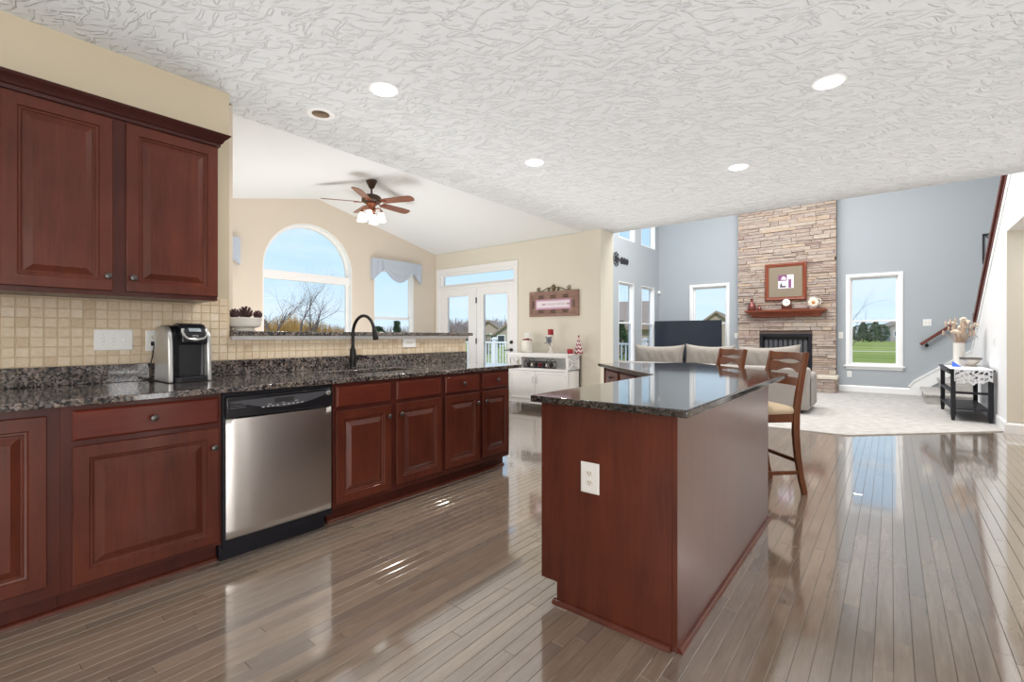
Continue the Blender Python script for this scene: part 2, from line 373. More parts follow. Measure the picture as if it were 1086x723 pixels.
# ------------------------------------------------------------------ setting: floor, ceilings, walls
FLOOR = [(-3.6, -2.9), (3.2, -2.9), (3.2, 8.5), (-4.9, 8.5), (-4.9, 6.5), (-7.2, 6.5), (-7.2, 1.3), (-3.6, 1.3)]
f = MB(); f.prism(FLOOR, -.06, -.004); f.mi = 1
rows = []
X = -7.2
PW = .0572
def plank(mb, x0, x1, y0, y1, z=0.0, ch=.0011, gap=.0005):
    a, b, c_, d = x0+gap, x1-gap, y0+gap, y1-gap
    lo = [mb.bm.verts.new(q) for q in ((a, c_, z-.0035), (b, c_, z-.0035), (b, d, z-.0035), (a, d, z-.0035))]
    mi_ = [mb.bm.verts.new(q) for q in ((a, c_, z-ch), (b, c_, z-ch), (b, d, z-ch), (a, d, z-ch))]
    hi = [mb.bm.verts.new(q) for q in ((a+ch, c_+ch, z), (b-ch, c_+ch, z), (b-ch, d-ch, z), (a+ch, d-ch, z))]
    for i in range(4):
        j = (i+1) % 4
        mb._f([lo[i], lo[j], mi_[j], mi_[i]]); mb._f([mi_[i], mi_[j], hi[j], hi[i]])
    mb._f(hi)
while X < 3.2:
    x1 = min(X+PW, 3.2)
    y0, yE = (-2.9, 8.5) if X > -3.6 else ((1.3, 8.5) if X > -4.9 else (1.3, 6.5))
    y = y0-random.random()*.8
    while y < yE:
        L = random.choice((.45, .6, .75, .9, 1.05, 1.3))*random.uniform(.85, 1.15)
        plank(f, X, x1, max(y, y0), min(y+L, yE)) if min(y+L, yE)-max(y, y0) > .01 else None
        y += L
    X = x1
struct(f, 'floor', [M['subfloor'], M['planks']], angle=0, recalc=False)
mb = MB(); mb.prism([(-4.81, 6.8), (-.40, 6.8), (1.09, 8.30), (1.09, 12.2), (-4.81, 12.2)], -.003, .012)
struct(mb, 'floor_carpet', M['carpet'], 'pale grey wall to wall carpet of the living room')

LIGHTS = [(-2.598, 1.886), (-3.244, 1.806), (-2.589, 3.557), (-.309, 3.608), (-1.141, 4.879)]
def cells(mb, us, vs, holes, emit):
    us = sorted(set(us)); vs = sorted(set(vs))
    for a, b in zip(us, us[1:]):
        for c_, d in zip(vs, vs[1:]):
            if b-a < 1e-6 or d-c_ < 1e-6: continue
            cu, cv = (a+b)/2, (c_+d)/2
            if any(h[0] < cu < h[1] and h[2] < cv < h[3] for h in holes): continue
            emit(a, b, c_, d)
ZC = 2.795
mb = MB(); hs = [(x-.064, x+.064, y-.064, y+.064) for x, y in LIGHTS]
us = [-3.74, 3.2]+[q for h in hs for q in h[:2]]; vs = [-2.9, 6.8]+[q for h in hs for q in h[2:]]
cells(mb, us, vs, hs, lambda a, b, c_, d: mb.box(a, b, c_, d, ZC, ZC+.12))
mb.box(-3.74, 3.2, -2.9, 6.8, ZC+.26, ZC+.32)
struct(mb, 'ceiling', M['ceiling'], angle=0)
# vaulted sunroom ceiling
YR, ZR = 3.92, 3.362
mb = MB()
mb.prism([(6.6, ZC-.035), (YR, ZR), (1.2, ZC-.035), (1.2, ZC+.1), (YR, ZR+.14), (6.6, ZC+.1)], -7.28, -3.6, 'x')
struct(mb, 'ceiling_vault', M['vault'], angle=0)
mb = MB(); mb.prism([(1.2, ZC+.06), (6.6, ZC+.06), (YR, ZR+.10)], -3.735, -3.66, 'x'); struct(mb, 'wall_gable', M['vault'])

def wall(name, m, axis, p0, p1, u0, u1, v0, v1, holes=(), label=None):
    mb = MB()
    us = [u0, u1]+[q for h in holes for q in h[:2]]; vs = [v0, v1]+[q for h in holes for q in h[2:4]]
    if axis == 'x': e = lambda a, b, c_, d: mb.box(p0, p1, a, b, c_, d)
    else: e = lambda a, b, c_, d: mb.box(a, b, p0, p1, c_, d)
    cells(mb, us, vs, holes, e)
    return struct(mb, name, m, label, angle=0)
W = -3.45
wall('wall_left', M['beige'], 'x', -3.6, W, -2.9, 1.272, 0, ZC)
wall('wall_halfheight', M['beige'], 'x', -3.6, W, 1.272, 3.515, 0, 1.172, label='half height wall below the granite bar ledge')
wall('wall_back', M['cream'], 'y', -3.05, -2.9, -3.6, 3.3, 0, ZC)
wall('wall_right', M['white_wall'], 'x', 3.2, 3.35, -3.05, 8.6, 0, 3.05)
XS = -7.13
wall('wall_sunroom_near', M['tan'], 'y', 1.2, 1.35, -7.28, -3.6, 0, ZC+.02)
# arched window wall (gable end)
AC, AR, ASP = 3.805, .728, 2.205            # arch centre, radius, spring line
AB = .95
mb = MB()
def top(y): return ZR+.05-(ZR-ZC+.01)*abs(y-YR)/2.5
solids = []
ys = [1.2, 1.70, 2.62, AC-AR, AC+AR, YR, 4.97, 5.86, 6.57]+[AC-AR*math.cos(R(a)) for a in range(6, 180, 6)]
ys = sorted(set(round(q, 5) for q in ys))
for a, b in zip(ys, ys[1:]):
    mid = (a+b)/2
    def seg(za, zb, ta, tb):
        mb.hexa([(-7.28, a, za), (XS, a, za), (XS, b, zb), (-7.28, b, zb), (-7.28, a, ta), (XS, a, ta), (XS, b, tb), (-7.28, b, tb)])
    if AC-AR < mid < AC+AR:
        h = lambda y: ASP+math.sqrt(max(0, AR*AR-(y-AC)**2))
        seg(0, 0, AB, AB); seg(h(a), h(b), top(a), top(b))
    elif 4.97 < mid < 5.86 or 1.70 < mid < 2.62:
        seg(0, 0, AB, AB); seg(2.40, 2.40, top(a), top(b))
    else: seg(0, 0, top(a), top(b))
struct(mb, 'wall_sunroom_far', M['tan'], angle=0)
YD = 6.42
wall('wall_door', M['cream'], 'y', YD, YD+.14, -7.28, -3.74, 0, ZC, [(-7.03, -5.09, 0, 2.43)])
mb = MB(); mb.box(-3.74, -3.42, YD-.03, 6.8, 0, ZC); struct(mb, 'wall_pier', M['cream'], 'cream painted wall end between sunroom and living room')
# living room
ZL = 5.4
W1 = (9.84, 10.66, .50, 2.42); W2 = (11.10, 11.92, .50, 2.42); U1 = (9.84, 10.70, 3.42, 4.9); U2 = (11.07, 11.96, 3.42, 4.9)
wall('wall_living_left', M['blue'], 'x', -4.96, -4.81, 6.56, 12.35, 0, ZL, [W1, W2, U1, U2])
wall('wall_living_near', M['blue'], 'y', 6.565, 6.8, -4.81, -3.74, 0, ZL)
wall('wall_upstairs', M['blue'], 'y', 6.62, 6.8, -3.74, 3.3, ZC+.32, ZL)
RW = (-.685, .125, .565, 2.405); LW = (-3.935, -3.11, .565, 2.405)
YL = 12.2
wall('wall_fireplace', M['blue'], 'y', YL, YL+.15, -4.81, 3.35, 0, ZL, [RW, LW])
mb = MB(); mb.box(-4.96, 3.35, 6.62, 12.35, ZL, ZL+.1); struct(mb, 'ceiling_living', M['vault'])
wall('wall_stairwell', M['blue'], 'x', 3.2, 3.35, 8.6, 12.2, 0, ZL)
# stair wall with sloped cap, and the opening beside it
mb = MB(); XW = 1.09
slope = .646
def zs(y): return 1.347+(10.737-y)*slope
mb.prism([(8.20, 0), (11.34, 0), (11.34, zs(11.34)), (7.93, zs(7.93)), (6.8, zs(7.93)), (6.8, 2.44), (8.20, 2.44)], XW, XW+.145, 'x')
struct(mb, 'wall_stair', M['white_wall'], 'white stair wall with sloped cap', angle=0)
mb = MB(); mb.box(XW+.001, XW+.144, 8.19, 8.199, .14, 2.44); struct(mb, 'trim_reveal', M['cream'], 'beige side of the opening in the stair wall')
wall('wall_hall', M['cream'], 'y', 8.36, 8.5, XW+.145, 3.2, 0, 3.05)
mb = MB(); mb.box(XW+.15, XW+.25, 8.31, 8.36, 0, 2.28); mb.build('trim_1', M['trim'])['kind'] = 'structure'
# sloped white cap of the stair wall
def slab_yz(mb, pts, x0, x1):
    return mb.prism(pts, x0, x1, 'x')
mb = MB()
d = .10
mb.prism([(11.34, zs(11.34)), (7.93, zs(7.93)), (6.8, zs(7.93)), (6.8, zs(7.93)+.03), (7.92, zs(7.93)+.03), (11.34, zs(11.34)+.03)], XW-.006, XW+.155, 'x')
mb.prism([(11.34, zs(11.34)-.10), (7.90, zs(7.90)-.12), (6.8, zs(7.93)-.10), (6.8, zs(7.93)), (7.93, zs(7.93)), (11.34, zs(11.34))], XW-.010, XW, 'x')
struct(mb, 'trim_stair', M['trim'], 'white sloped cap board along the stair wall', angle=0)
# stairs: carpeted bottom flight, landing, upper flight
mb = MB()
for k in range(4):
    z = .19*(k+1); x = .47+.245*k
    mb.box(x, 3.2, 11.0 if k else 10.72, YL, z-.19, z-.03); mb.box(x-.03, 3.2, 11.0 if k else 10.70, YL, z-.04, z)
for k in range(9):
    y = 10.7-.28*k; z = .76+.19*(k+1)
    if y-.5 < 8.52: break
    mb.box(XW+.145, 2.2, y-.5, y, max(.0, z-.5), z)
struct(mb, 'stairs', M['carpet'], 'carpeted stair rising along the blue wall', bevel=.012)
mb = MB(); mb.prism([(.29, .012), (.29, .17), (.36, .27), (1.6, 1.23), (1.6, .95), (.47, .10), (.47, .012)], YL-.022, YL, 'y')
mb.prism([(.28, .16), (.35, .265), (1.6, 1.225), (1.6, 1.255), (.34, .295), (.265, .175)], YL-.034, YL, 'y')
struct(mb, 'trim_stair_skirt', M['trim'], 'white stair skirt board on the blue wall', angle=0)

# baseboards
def baseboard(name, axis, p, sgn, a, b, h=.13, z0=0):
    mb = MB(); t = .016
    prof = [(0, z0), (t, z0), (t, z0+h-.025), (t*.5, z0+h-.008), (0, z0+h)]
    if axis == 'x': mb.prism([(p+sgn*u, v) for u, v in prof], a, b, 'y')
    else: mb.prism([(p+sgn*u, v) for u, v in prof], a, b, 'x')
    return struct(mb, name, M['trim'], angle=0)
def basex(name, x, sgn, a, b, **k):
    mb = MB(); h = k.get('h', .13); z0 = k.get('z0', 0); t = .016
    mb.prism([(x+sgn*u, v) for u, v in [(0, z0), (t, z0), (t, z0+h-.025), (t*.5, z0+h-.008), (0, z0+h)]], a, b, 'y')
    return struct(mb, name, M['trim'], angle=0)
def basey(name, y, sgn, a, b, **k):
    mb = MB(); h = k.get('h', .13); z0 = k.get('z0', 0); t = .016
    mb.prism([(y+sgn*u, v) for u, v in [(0, z0), (t, z0), (t, z0+h-.025), (t*.5, z0+h-.008), (0, z0+h)]], a, b, 'x')
    return struct(mb, name, M['trim'], angle=0)
basey('baseboard_fireplace_right', YL, -1, -.90, .29, z0=.012)
basey('baseboard_fireplace_left', YL, -1, -4.81, -2.85, z0=.012)
basex('baseboard_living_left', -4.81, 1, 6.8, YL, z0=.012)
basex('baseboard_stair', XW, -1, 8.18, 10.98, z0=.0, h=.142)
basey('baseboard_opening', 8.19, -1, XW-.016, XW+.145)
basey('baseboard_hall', 8.36, -1, XW+.25, 3.2)
basey('baseboard_door', YD, -1, -4.98, -3.74)
basex('baseboard_sunroom_far', XS, 1, 1.35, 6.42)
basey('baseboard_pier', YD-.03, -1, -3.74, -3.42)
basex('baseboard_right', 3.2, -1, -2.9, 8.36)

# ------------------------------------------------------------------ windows and doors
def box_ax(mb, axis, p0, p1, u0, u1, v0, v1):
    mb.box(p0, p1, u0, u1, v0, v1) if axis == 'x' else mb.box(u0, u1, p0, p1, v0, v1)
def framed(mb, axis, p0, p1, u0, u1, v0, v1, t, tb=None):
    tb = t if tb is None else tb
    box_ax(mb, axis, p0, p1, u0, u0+t, v0, v1); box_ax(mb, axis, p0, p1, u1-t, u1, v0, v1)
    box_ax(mb, axis, p0, p1, u0+t, u1-t, v1-t, v1); box_ax(mb, axis, p0, p1, u0+t, u1-t, v0, v0+tb)
def window(n, axis, face, out, hole, mid=None, sill=True, casing=.06, label=None):
    """face: room side plane of the wall; out: +1/-1 direction of the outside along the axis"""
    u0, u1, v0, v1 = hole
    root = thing('window_%d' % n, label or 'white double hung window', 'window', (0, 0, 0)); root['kind'] = 'structure'
    del root['category']
    s = lambda a, b: (min(face+out*a, face+out*b), max(face+out*a, face+out*b))
    mb = MB()
    if casing: framed(mb, axis, *s(-.018, 0), u0-casing, u1+casing, v0-(casing if not sill else 0), v1+casing, casing, casing if not sill else .001)
    framed(mb, axis, *s(0.0, .13), u0-.001, u1+.001, v0-.001, v1+.001, .018)
    mb.build('window_frame', M['trim'], root)
    if mid is None:
        sb = MB(); framed(sb, axis, *s(.07, .11), u0+.016, u1-.016, v0+.016, v1-.016, .035); sb.build('sash', M['trim'], root)
        gb = MB(); box_ax(gb, axis, *s(.088, .092), u0+.04, u1-.04, v0+.04, v1-.04); gb.build('pane', M['glass'], root)
    else:
        for (a, b, q) in ((v0+.016, mid+.02, .05), (mid-.02, v1-.016, .08)):
            sb = MB(); framed(sb, axis, *s(q, q+.03), u0+.016, u1-.016, a, b, .035); so = sb.build('sash', M['trim'], root)
            gb = MB(); box_ax(gb, axis, *s(q+.013, q+.017), u0+.045, u1-.045, a+.03, b-.03); gb.build('pane', M['glass'], so)
    if sill:
        sb = MB(); box_ax(sb, axis, *s(-.05, .06), u0-casing-.035, u1+casing+.035, v0-.03, v0)
        box_ax(sb, axis, *s(-.018, 0), u0-casing, u1+casing, v0-.085, v0-.03)
        sb.build('sill', M['trim'], root, bevel=.004)
    return root
window(1, 'y', YL, 1, RW, 1.487, label='white double hung window right of the fireplace')
window(2, 'y', YL, 1, LW, 1.487, label='white double hung window behind the television')
window(3, 'x', -4.81, -1, W1, 1.48, casing=.0, sill=False, label='tall lower window nearest the cream wall end')
window(4, 'x', -4.81, -1, W2, 1.48, casing=.0, sill=False, label='tall lower window in the living room corner')
window(5, 'x', -4.81, -1, U1, None, casing=.0, sill=False, label='upper window nearest the cream wall end')
window(6, 'x', -4.81, -1, U2, None, casing=.0, sill=False, label='upper window in the living room corner')
window(7, 'x', XS, -1, (4.97, 5.86, AB, 2.40), 1.50, casing=.0, sill=False, label='sunroom window under the blue swag valance')
window(8, 'x', XS, -1, (1.70, 2.62, AB, 2.40), 1.50, casing=.0, sill=False, label='sunroom window left of the arched window')
# arched window
root = thing('window_9', 'large arched sunroom window with white frame', 'window'); root['kind'] = 'structure'; del root['category']
def archloop(r, z0, x):
    pts = [(AC-r, z0)]+[(AC-r*math.cos(R(a)), ASP+r*math.sin(R(a))) for a in range(0, 181, 5)]+[(AC+r, z0)]
    return [(x, y, z) for y, z in pts]
def archframe(mb, ro, ri, zo, zi, x0, x1):
    o0, o1, i0, i1 = archloop(ro, zo, x0), archloop(ro, zo, x1), archloop(ri, zi, x0), archloop(ri, zi, x1)
    mb.loft([o0, o1, i1, i0, o0], True, False, False)
mb = MB(); archframe(mb, AR+.002, AR-.014, AB, AB+.014, XS-.145, XS+.001)
mb.build('window_frame', M['trim'], root)
mb = MB(); archframe(mb, AR-.012, AR-.055, AB+.012, AB+.055, XS-.135, XS-.095); mb.build('sash', M['trim'], root)
mb = MB(); mb.box(XS-.14, XS-.06, AC-AR+.012, AC+AR-.012, 2.035, 2.165); mb.build('crossbar', M['trim'], root, bevel=.004)
mb = MB(); lp = archloop(AR-.05, AB+.05, XS-.113); lq = archloop(AR-.05, AB+.05, XS-.117); mb.loft([lp, lq], True, True, True, False); mb.build('pane', M['glass'], root)

# french doors with a transom
root = thing('door_1', 'white glazed french doors with a transom window above', 'door'); root['kind'] = 'structure'; del root['category']
mb = MB(); framed(mb, 'y', YD-.02, YD, -7.09, -5.03, 0, 2.49, .065, .001); framed(mb, 'y', YD, YD+.13, -7.03, -5.09, 0, 2.43, .03, .02)
mb.box(-7.0, -5.12, YD+.0, YD+.13, 2.085, 2.13); mb.build('door_frame', M['trim'], root, bevel=.003)
mb = MB(); framed(mb, 'y', YD+.05, YD+.10, -7.0, -5.12, 2.13, 2.40, .05); t_ = mb.build('transom', M['trim'], root)
mb = MB(); mb.box(-6.96, -5.16, YD+.073, YD+.077, 2.17, 2.36); mb.build('pane', M['glass'], t_)
for (a, b, ga, gb_) in ((-7.0, -6.035, -6.80, -6.235), (-6.025, -5.12, -5.845, -5.285)):
    mb = MB(); y0, y1 = YD+.02, YD+.065
    mb.box(a, ga, y0, y1, .02, 2.085); mb.box(gb_, b, y0, y1, .02, 2.085); mb.box(ga, gb_, y0, y1, 1.935, 2.085); mb.box(ga, gb_, y0, y1, .02, .32)
    framed(mb, 'y', y0-.008, y0, ga-.03, gb_+.03, .29, 1.965, .03)
    dl = mb.build('door_leaf', M['trim'], root, bevel=.003)
    mb = MB(); mb.box(ga-.005, gb_+.005, YD+.04, YD+.045, .31, 1.945); mb.build('pane', M['glass'], dl)
for z in (.32, 1.08, 1.84):
    mb = MB(); mb.box(-6.042, -6.018, YD+.008, YD+.02, z-.05, z+.05); mb.lathe([(.007, z-.055), (.007, z+.055)], 8, (-6.03, YD+.01, 0)); mb.build('hinge', M['iron'], root)
mb = MB(); mb.lathe([(.03, YD-.0), (.03, YD+.02)], 16, (-5.185, 0, 1.065), 'y'); mb.build('deadbolt', M['iron'], root)
mb = MB(); mb.lathe([(.028, YD-.005), (.028, YD+.02)], 16, (-5.185, 0, .93), 'y'); mb.tube([(-5.185, YD-.0, .93), (-5.185, YD-.04, .93), (-5.20, YD-.05, .93), (-5.29, YD-.05, .925)], .009, 8); mb.build('door_handle', M['iron'], root)

# ------------------------------------------------------------------ kitchen: tile, ledge, cabinets
mb = MB(); mb.mi = 0
mb.box(W, W+.006, -2.0, 1.272, 1.014, 1.42); mb.box(W, W+.006, 1.272, 3.515, 1.014, 1.172); mb.mi = 1
TS = .0513
def tile(mb, y0, y1, z0, z1):
    x0, x1, ch, g = W+.004, W+.0105, .0025, .0013
    y0 += g; y1 -= g; z0 += g; z1 -= g
    lo = [mb.bm.verts.new(q) for q in ((x0, y0, z0), (x0, y1, z0), (x0, y1, z1), (x0, y0, z1))]
    hi = [mb.bm.verts.new(q) for q in ((x1, y0+ch, z0+ch), (x1, y1-ch, z0+ch), (x1, y1-ch, z1-ch), (x1, y0+ch, z1-ch))]
    for i in range(4): mb._f([lo[i], lo[(i+1) % 4], hi[(i+1) % 4], hi[i]])
    mb._f(hi)
yy = 3.515
while yy > -1.0:
    y0 = yy-TS; zz = 1.016
    while zz < (1.42 if y0 < 1.25 else 1.165)-.01:
        tile(mb, y0, yy, zz, min(zz+TS, 1.42 if y0 < 1.25 else 1.172)); zz += TS
    yy -= TS
struct(mb, 'wall_backsplash', [M['grout'], M['tile']], 'travertine tile backsplash', angle=0, recalc=False)
t = thing('bar_ledge', 'long dark granite bar ledge capping the tiled half height wall behind the sink', 'ledge', (-3.56, 2.4, 1.155))
mb = MB(); mb.box(-3.80, -3.395, 1.276, 3.575, 1.178, 1.209); mb.build('ledge_slab', M['granite'], t, bevel=.004)
mb = MB(); mb.prism([(-3.438, 1.150), (-3.425, 1.150), (-3.415, 1.165), (-3.405, 1.178), (-3.438, 1.178)], 1.276, 3.52, 'y'); mb.build('apron_trim', M['trim'], t)

DOORP = [(0, 0), (0, .016), (.003, .019), (.052, .019), (.057, .0120), (.064, .0110), (.069, .0060), (.074, .0060), (.100, .0170), (.103, .0185)]
DRAWP = [(0, 0), (0, .011), (.006, .017), (.010, .019)]
def knob_mesh(p, n_):
    mb = MB(); p = Vector(p); n_ = Vector(n_)
    prof = [(.0055, 0), (.0055, .012), (.010, .015), (.0155, .019), (.0165, .023), (.0145, .027), (.008, .0295), (.001, .030)]
    u = n_.orthogonal().normalized(); v = n_.cross(u); k = 14
    mb.loft([[p+n_*h+u*r*math.cos(2*PI*i/k)+v*r*math.sin(2*PI*i/k) for i in range(k)] for r, h in prof])
    return mb
def door_part(parent, name, o, u, v, n_, Wd, H, prof, m, knob=None):
    mb = MB(); mb.rings(o, u, v, n_, Wd, H, prof); d_ = mb.build(name, m, parent, angle=20)
    if knob: knob_mesh(Vector(o)+Vector(u)*knob[0]+Vector(v)*knob[1]+Vector(n_)*.019, n_).build('knob', M['knob'], d_)
    return d_
FX = -2.70      # face frame plane of the base cabinets
U, V, NX = (0, 1, 0), (0, 0, 1), (1, 0, 0)
def base_cabinet(label, y0, y1, fronts, deep=True, toe=True):
    """fronts: list of (kind, y0, y1, z0, z1, knob)"""
    t = thing('base_cabinet', label, 'cabinet', ((FX-.3), (y0+y1)/2, 0), 0, 'cherry base cabinets under the sink counter')
    mb = MB()
    mb.prism([(-3.43, .1), (-3.43, .0), (FX-.075, .0), (FX-.075, .1), (FX, .1), (FX, .884), (-3.43, .884)][::-1] if False else [(-3.43, .0), (FX-.072, .0), (FX-.072, .10), (FX, .10), (FX, .884), (FX-.02, .884), (FX-.02, .66), (-3.43, .66)], y0, y1, 'y')
    mb.build('body', M['cherry_frame'], t, bevel=.001)
    mb = MB(); mb.prism([(FX-.072, .0)]+[(FX-.072+.019*math.cos(R(a)), .019*math.sin(R(a))) for a in range(0, 91, 15)], y0, y1, 'y'); mb.build('toe_molding', M['cherry'], t)
    for kind, a, b, z0, z1, kb in fronts:
        door_part(t, 'door' if kind == 'door' else ('drawer' if kind == 'drawer' else 'drawer_front'), (FX, a, z0), U, V, NX, b-a, z1-z0, DOORP if kind == 'door' else DRAWP, M['cherry'] if kind == 'door' else M['cherry_h'], kb)
    return t
base_cabinet('cherry base cabinet at the left end with one tall door and no drawer', -.75, .352, [('door', -.30, .310, .152, .850, None)])
base_cabinet('wide cherry base cabinet under the coffee maker, one drawer over one door', .352, .958,
             [('drawer', .388, .942, .733, .862, (.277, .064)), ('door', .388, .942, .122, .708, (.528, .49))])
base_cabinet('cherry sink base cabinet with two false drawer fronts over two doors', 1.582, 2.497,
             [('front', 1.598, 2.010, .730, .862, None), ('front', 2.056, 2.478, .730, .862, None), ('door', 1.598, 2.010, .125, .706, (.385, .503)), ('door', 2.056, 2.478, .140, .706, (.03, .49))])
base_cabinet('cherry end base cabinet with two knobbed drawers over two doors', 2.497, 3.312,
             [('drawer', 2.519, 2.902, .730, .862, (.19, .066)), ('drawer', 2.944, 3.294, .730, .862, (.18, .066)), ('door', 2.519, 2.902, .143, .706, (.352, .48)), ('door', 2.944, 3.294, .148, .706, (.028, .478))])
# dishwasher
t = thing('dishwasher', 'stainless steel dishwasher with black control panel between two cherry cabinets', 'dishwasher', (-2.95, 1.27, 0))
DY0, DY1 = .968, 1.574
mb = MB(); mb.box(-3.40, FX-.005, DY0-.004, DY1+.004, .07, .875); mb.build('tub', M['black_matte'], t)
mb = MB(); nn = 28; cols = []
for i in range(nn+1):
    q = i/nn; y = DY0+.008+(DY1-DY0-.016)*q
    dd = .020*(1-abs(2*q-1)**5)+.012
    cols.append((y, dd))
loops = []
for zz_, sc_ in ((.116, .6), (.125, .92), (.16, 1.0), (.70, 1.0), (.742, .95), (.747, .6)):
    loops.append([(FX+d_*sc_, y, zz_) for y, d_ in cols]+[(FX-.004, DY1-.008, zz_), (FX-.004, DY0+.008, zz_)])
mb.loft(loops, True, True, True); mb.build('steel_door', M['steel'], t, angle=50)
mb = MB(); mb.box(FX-.004, FX+.026, DY0+.006, DY1-.006, .749, .860); cp = mb.build('control_panel', M['black'], t, bevel=.006)
mb = MB(); pts = [(DY0+.02, .835), (DY1-.012, .845)]+[(DY1-.012-(DY1-DY0-.04)*k/16, .845-.004*k/16-.068*math.sin(PI*min(1, max(0, (k)/16)))**.8*.9) for k in range(1, 16)]+[(DY0+.02, .832)]
mb.prism(pts, FX+.026, FX+.0285, 'x'); mb.build('control_inlay', M['panel'], cp)
mb = MB(); mb.box(FX+.0285, FX+.0305, 1.215, 1.325, .805, .832); mb.build('handle_pocket', M['dark'], cp, bevel=.004)
mb = MB()
for k in range(9):
    y = 1.148+.026*k+(.01 if k > 3 else 0); mb.box(FX+.0285, FX+.0296, y, y+.014, .787+.001*k*.6, .792+.001*k*.6)
for k in range(3): mb.box(FX+.0285, FX+.0296, 1.18+.075*k, 1.20+.075*k, .800+.003*k, .803+.003*k)
mb.build('button_row', M['label'], cp)
mb = MB()
for k in range(3): mb.box(FX+.026, FX+.031, DY0+.022, DY0+.10, .797+.012*k, .802+.012*k)
mb.build('vent', M['panel'], cp)
mb = MB(); mb.lathe([(.0145, FX+.026), (.0145, FX+.030), (.012, FX+.031)], 20, (0, 1.538, .832), 'x'); bd = mb.build('badge', M['silver'], cp)
mb = MB(); mb.tube([(FX+.032, 1.538+.007*math.cos(R(a)), .832+.007*math.sin(R(a))) for a in range(30, 331, 30)]+[(FX+.032, 1.539, .832)], .0011, 6); mb.build('badge_script', M['panel'], bd)
mb = MB(); mb.box(-3.0, FX-.028, DY0-.008, DY1-.03, .0, .104); mb.build('kick_plate', M['black_matte'], t, bevel=.004)

# countertop with the sink cut out
t = thing('countertop', 'speckled brown granite countertop with raised backsplash strip along the sink wall', 'countertop', (-3.05, 1.5, .884))
mb = MB(); SK = (-3.245, -2.93, 1.78, 2.455); CT0, CT1 = .884, .914
cells(mb, [-3.445, -2.655, SK[0], SK[1]], [-1.2, 3.45, SK[2], SK[3]], [SK], lambda a, b, c_, d: mb.box(a, b, c_, d, CT0, CT1))
bmesh.ops.remove_doubles(mb.bm, verts=mb.bm.verts, dist=1e-5)
bmesh.ops.delete(mb.bm, geom=[f_ for f_ in mb.bm.faces if all(len(e_.link_faces) > 2 for e_ in f_.edges) and abs(f_.normal.z) < .5], context='FACES_ONLY')
mb.build('counter_slab', M['granite'], t, bevel=.004)
mb = MB(); mb.box(-3.445, -3.425, -1.2, 3.52, .9145, 1.015); mb.build('backsplash_strip', M['granite'], t, bevel=.002)
# sink
t = thing('sink', 'undermount steel sink basin set into the granite counter', 'sink', (-3.09, 2.14, .70))
mb = MB(); a, b, c_, d = SK[0]-.01, SK[1]+.01, SK[2]-.01, SK[3]+.01
def rr(x0, x1, y0, y1, r, z, k=5):
    o = []
    for cx, cy, s in ((x1-r, y1-r, 0), (x0+r, y1-r, 90), (x0+r, y0+r, 180), (x1-r, y0+r, 270)):
        o += [(cx+r*math.cos(R(s+90*i/k)), cy+r*math.sin(R(s+90*i/k)), z) for i in range(k+1)]
    return o
mb.loft([rr(a-.02, b+.02, c_-.02, d+.02, .05, .8835), rr(a, b, c_, d, .05, .8835), rr(a+.005, b-.005, c_+.005, d-.005, .05, .72), rr(a+.03, b-.03, c_+.03, d-.03, .05, .705)], True, False, True)
mb.loft([rr(a-.02, b+.02, c_-.02, d+.02, .05, .8835), rr(a-.02, b+.02, c_-.02, d+.02, .05, .875), rr(a-.005, b+.005, c_-.005, d+.005, .05, .70)], True, False, True)
mb.build('basin', M['sink'], t)
mb = MB(); mb.lathe([(.045, .7055), (.045, .708), (.03, .7075), (.028, .7065)], 20, (-3.09, 2.12, 0)); mb.build('drain', M['steel'], t)
# faucet
fx, fy = -3.375, 2.155
t = thing('faucet', 'dark bronze gooseneck kitchen faucet behind the sink', 'faucet', (fx, fy, .914))
mb = MB(); mb.lathe([(.029, .914), (.029, .920), (.025, .925), (.024, .96), (.0255, .97), (.0255, 1.03), (.023, 1.065), (.019, 1.075), (.0145, 1.085), (.0145, 1.10)], 24, (fx, fy, 0)); mb.build('body', M['bronze'], t)
mb = MB(); RA = .145
mb.tube([(fx, fy, 1.09), (fx, fy, 1.15), (fx, fy, 1.19)]+[(fx+RA-RA*math.cos(R(a)), fy, 1.19+RA*math.sin(R(a))) for a in range(10, 166, 9)], .0125, 14); mb.build('spout', M['bronze'], t)
ex = fx+RA-RA*math.cos(R(163)); ez = 1.19+RA*math.sin(R(163)); dx, dz = math.sin(R(163)), math.cos(R(163))
mb = MB(); P = lambda q: (ex+dx*q, fy, ez+dz*q)
mb.tube([P(0), P(.004), P(.02), P(.07), P(.085), P(.088)], [.0135, .016, .017, .0215, .0215, .017], 18); mb.build('spray_head', M['bronze'], t)
mb = MB(); mb.tube([(fx, fy+.022, 1.005), (fx+.002, fy+.04, 1.008), (fx+.02, fy+.055, 1.015), (fx+.055, fy+.085, 1.003), (fx+.075, fy+.10, .992)], [.014, .016, .010, .008, .007], 10); mb.build('lever_handle', M['bronze'], t)

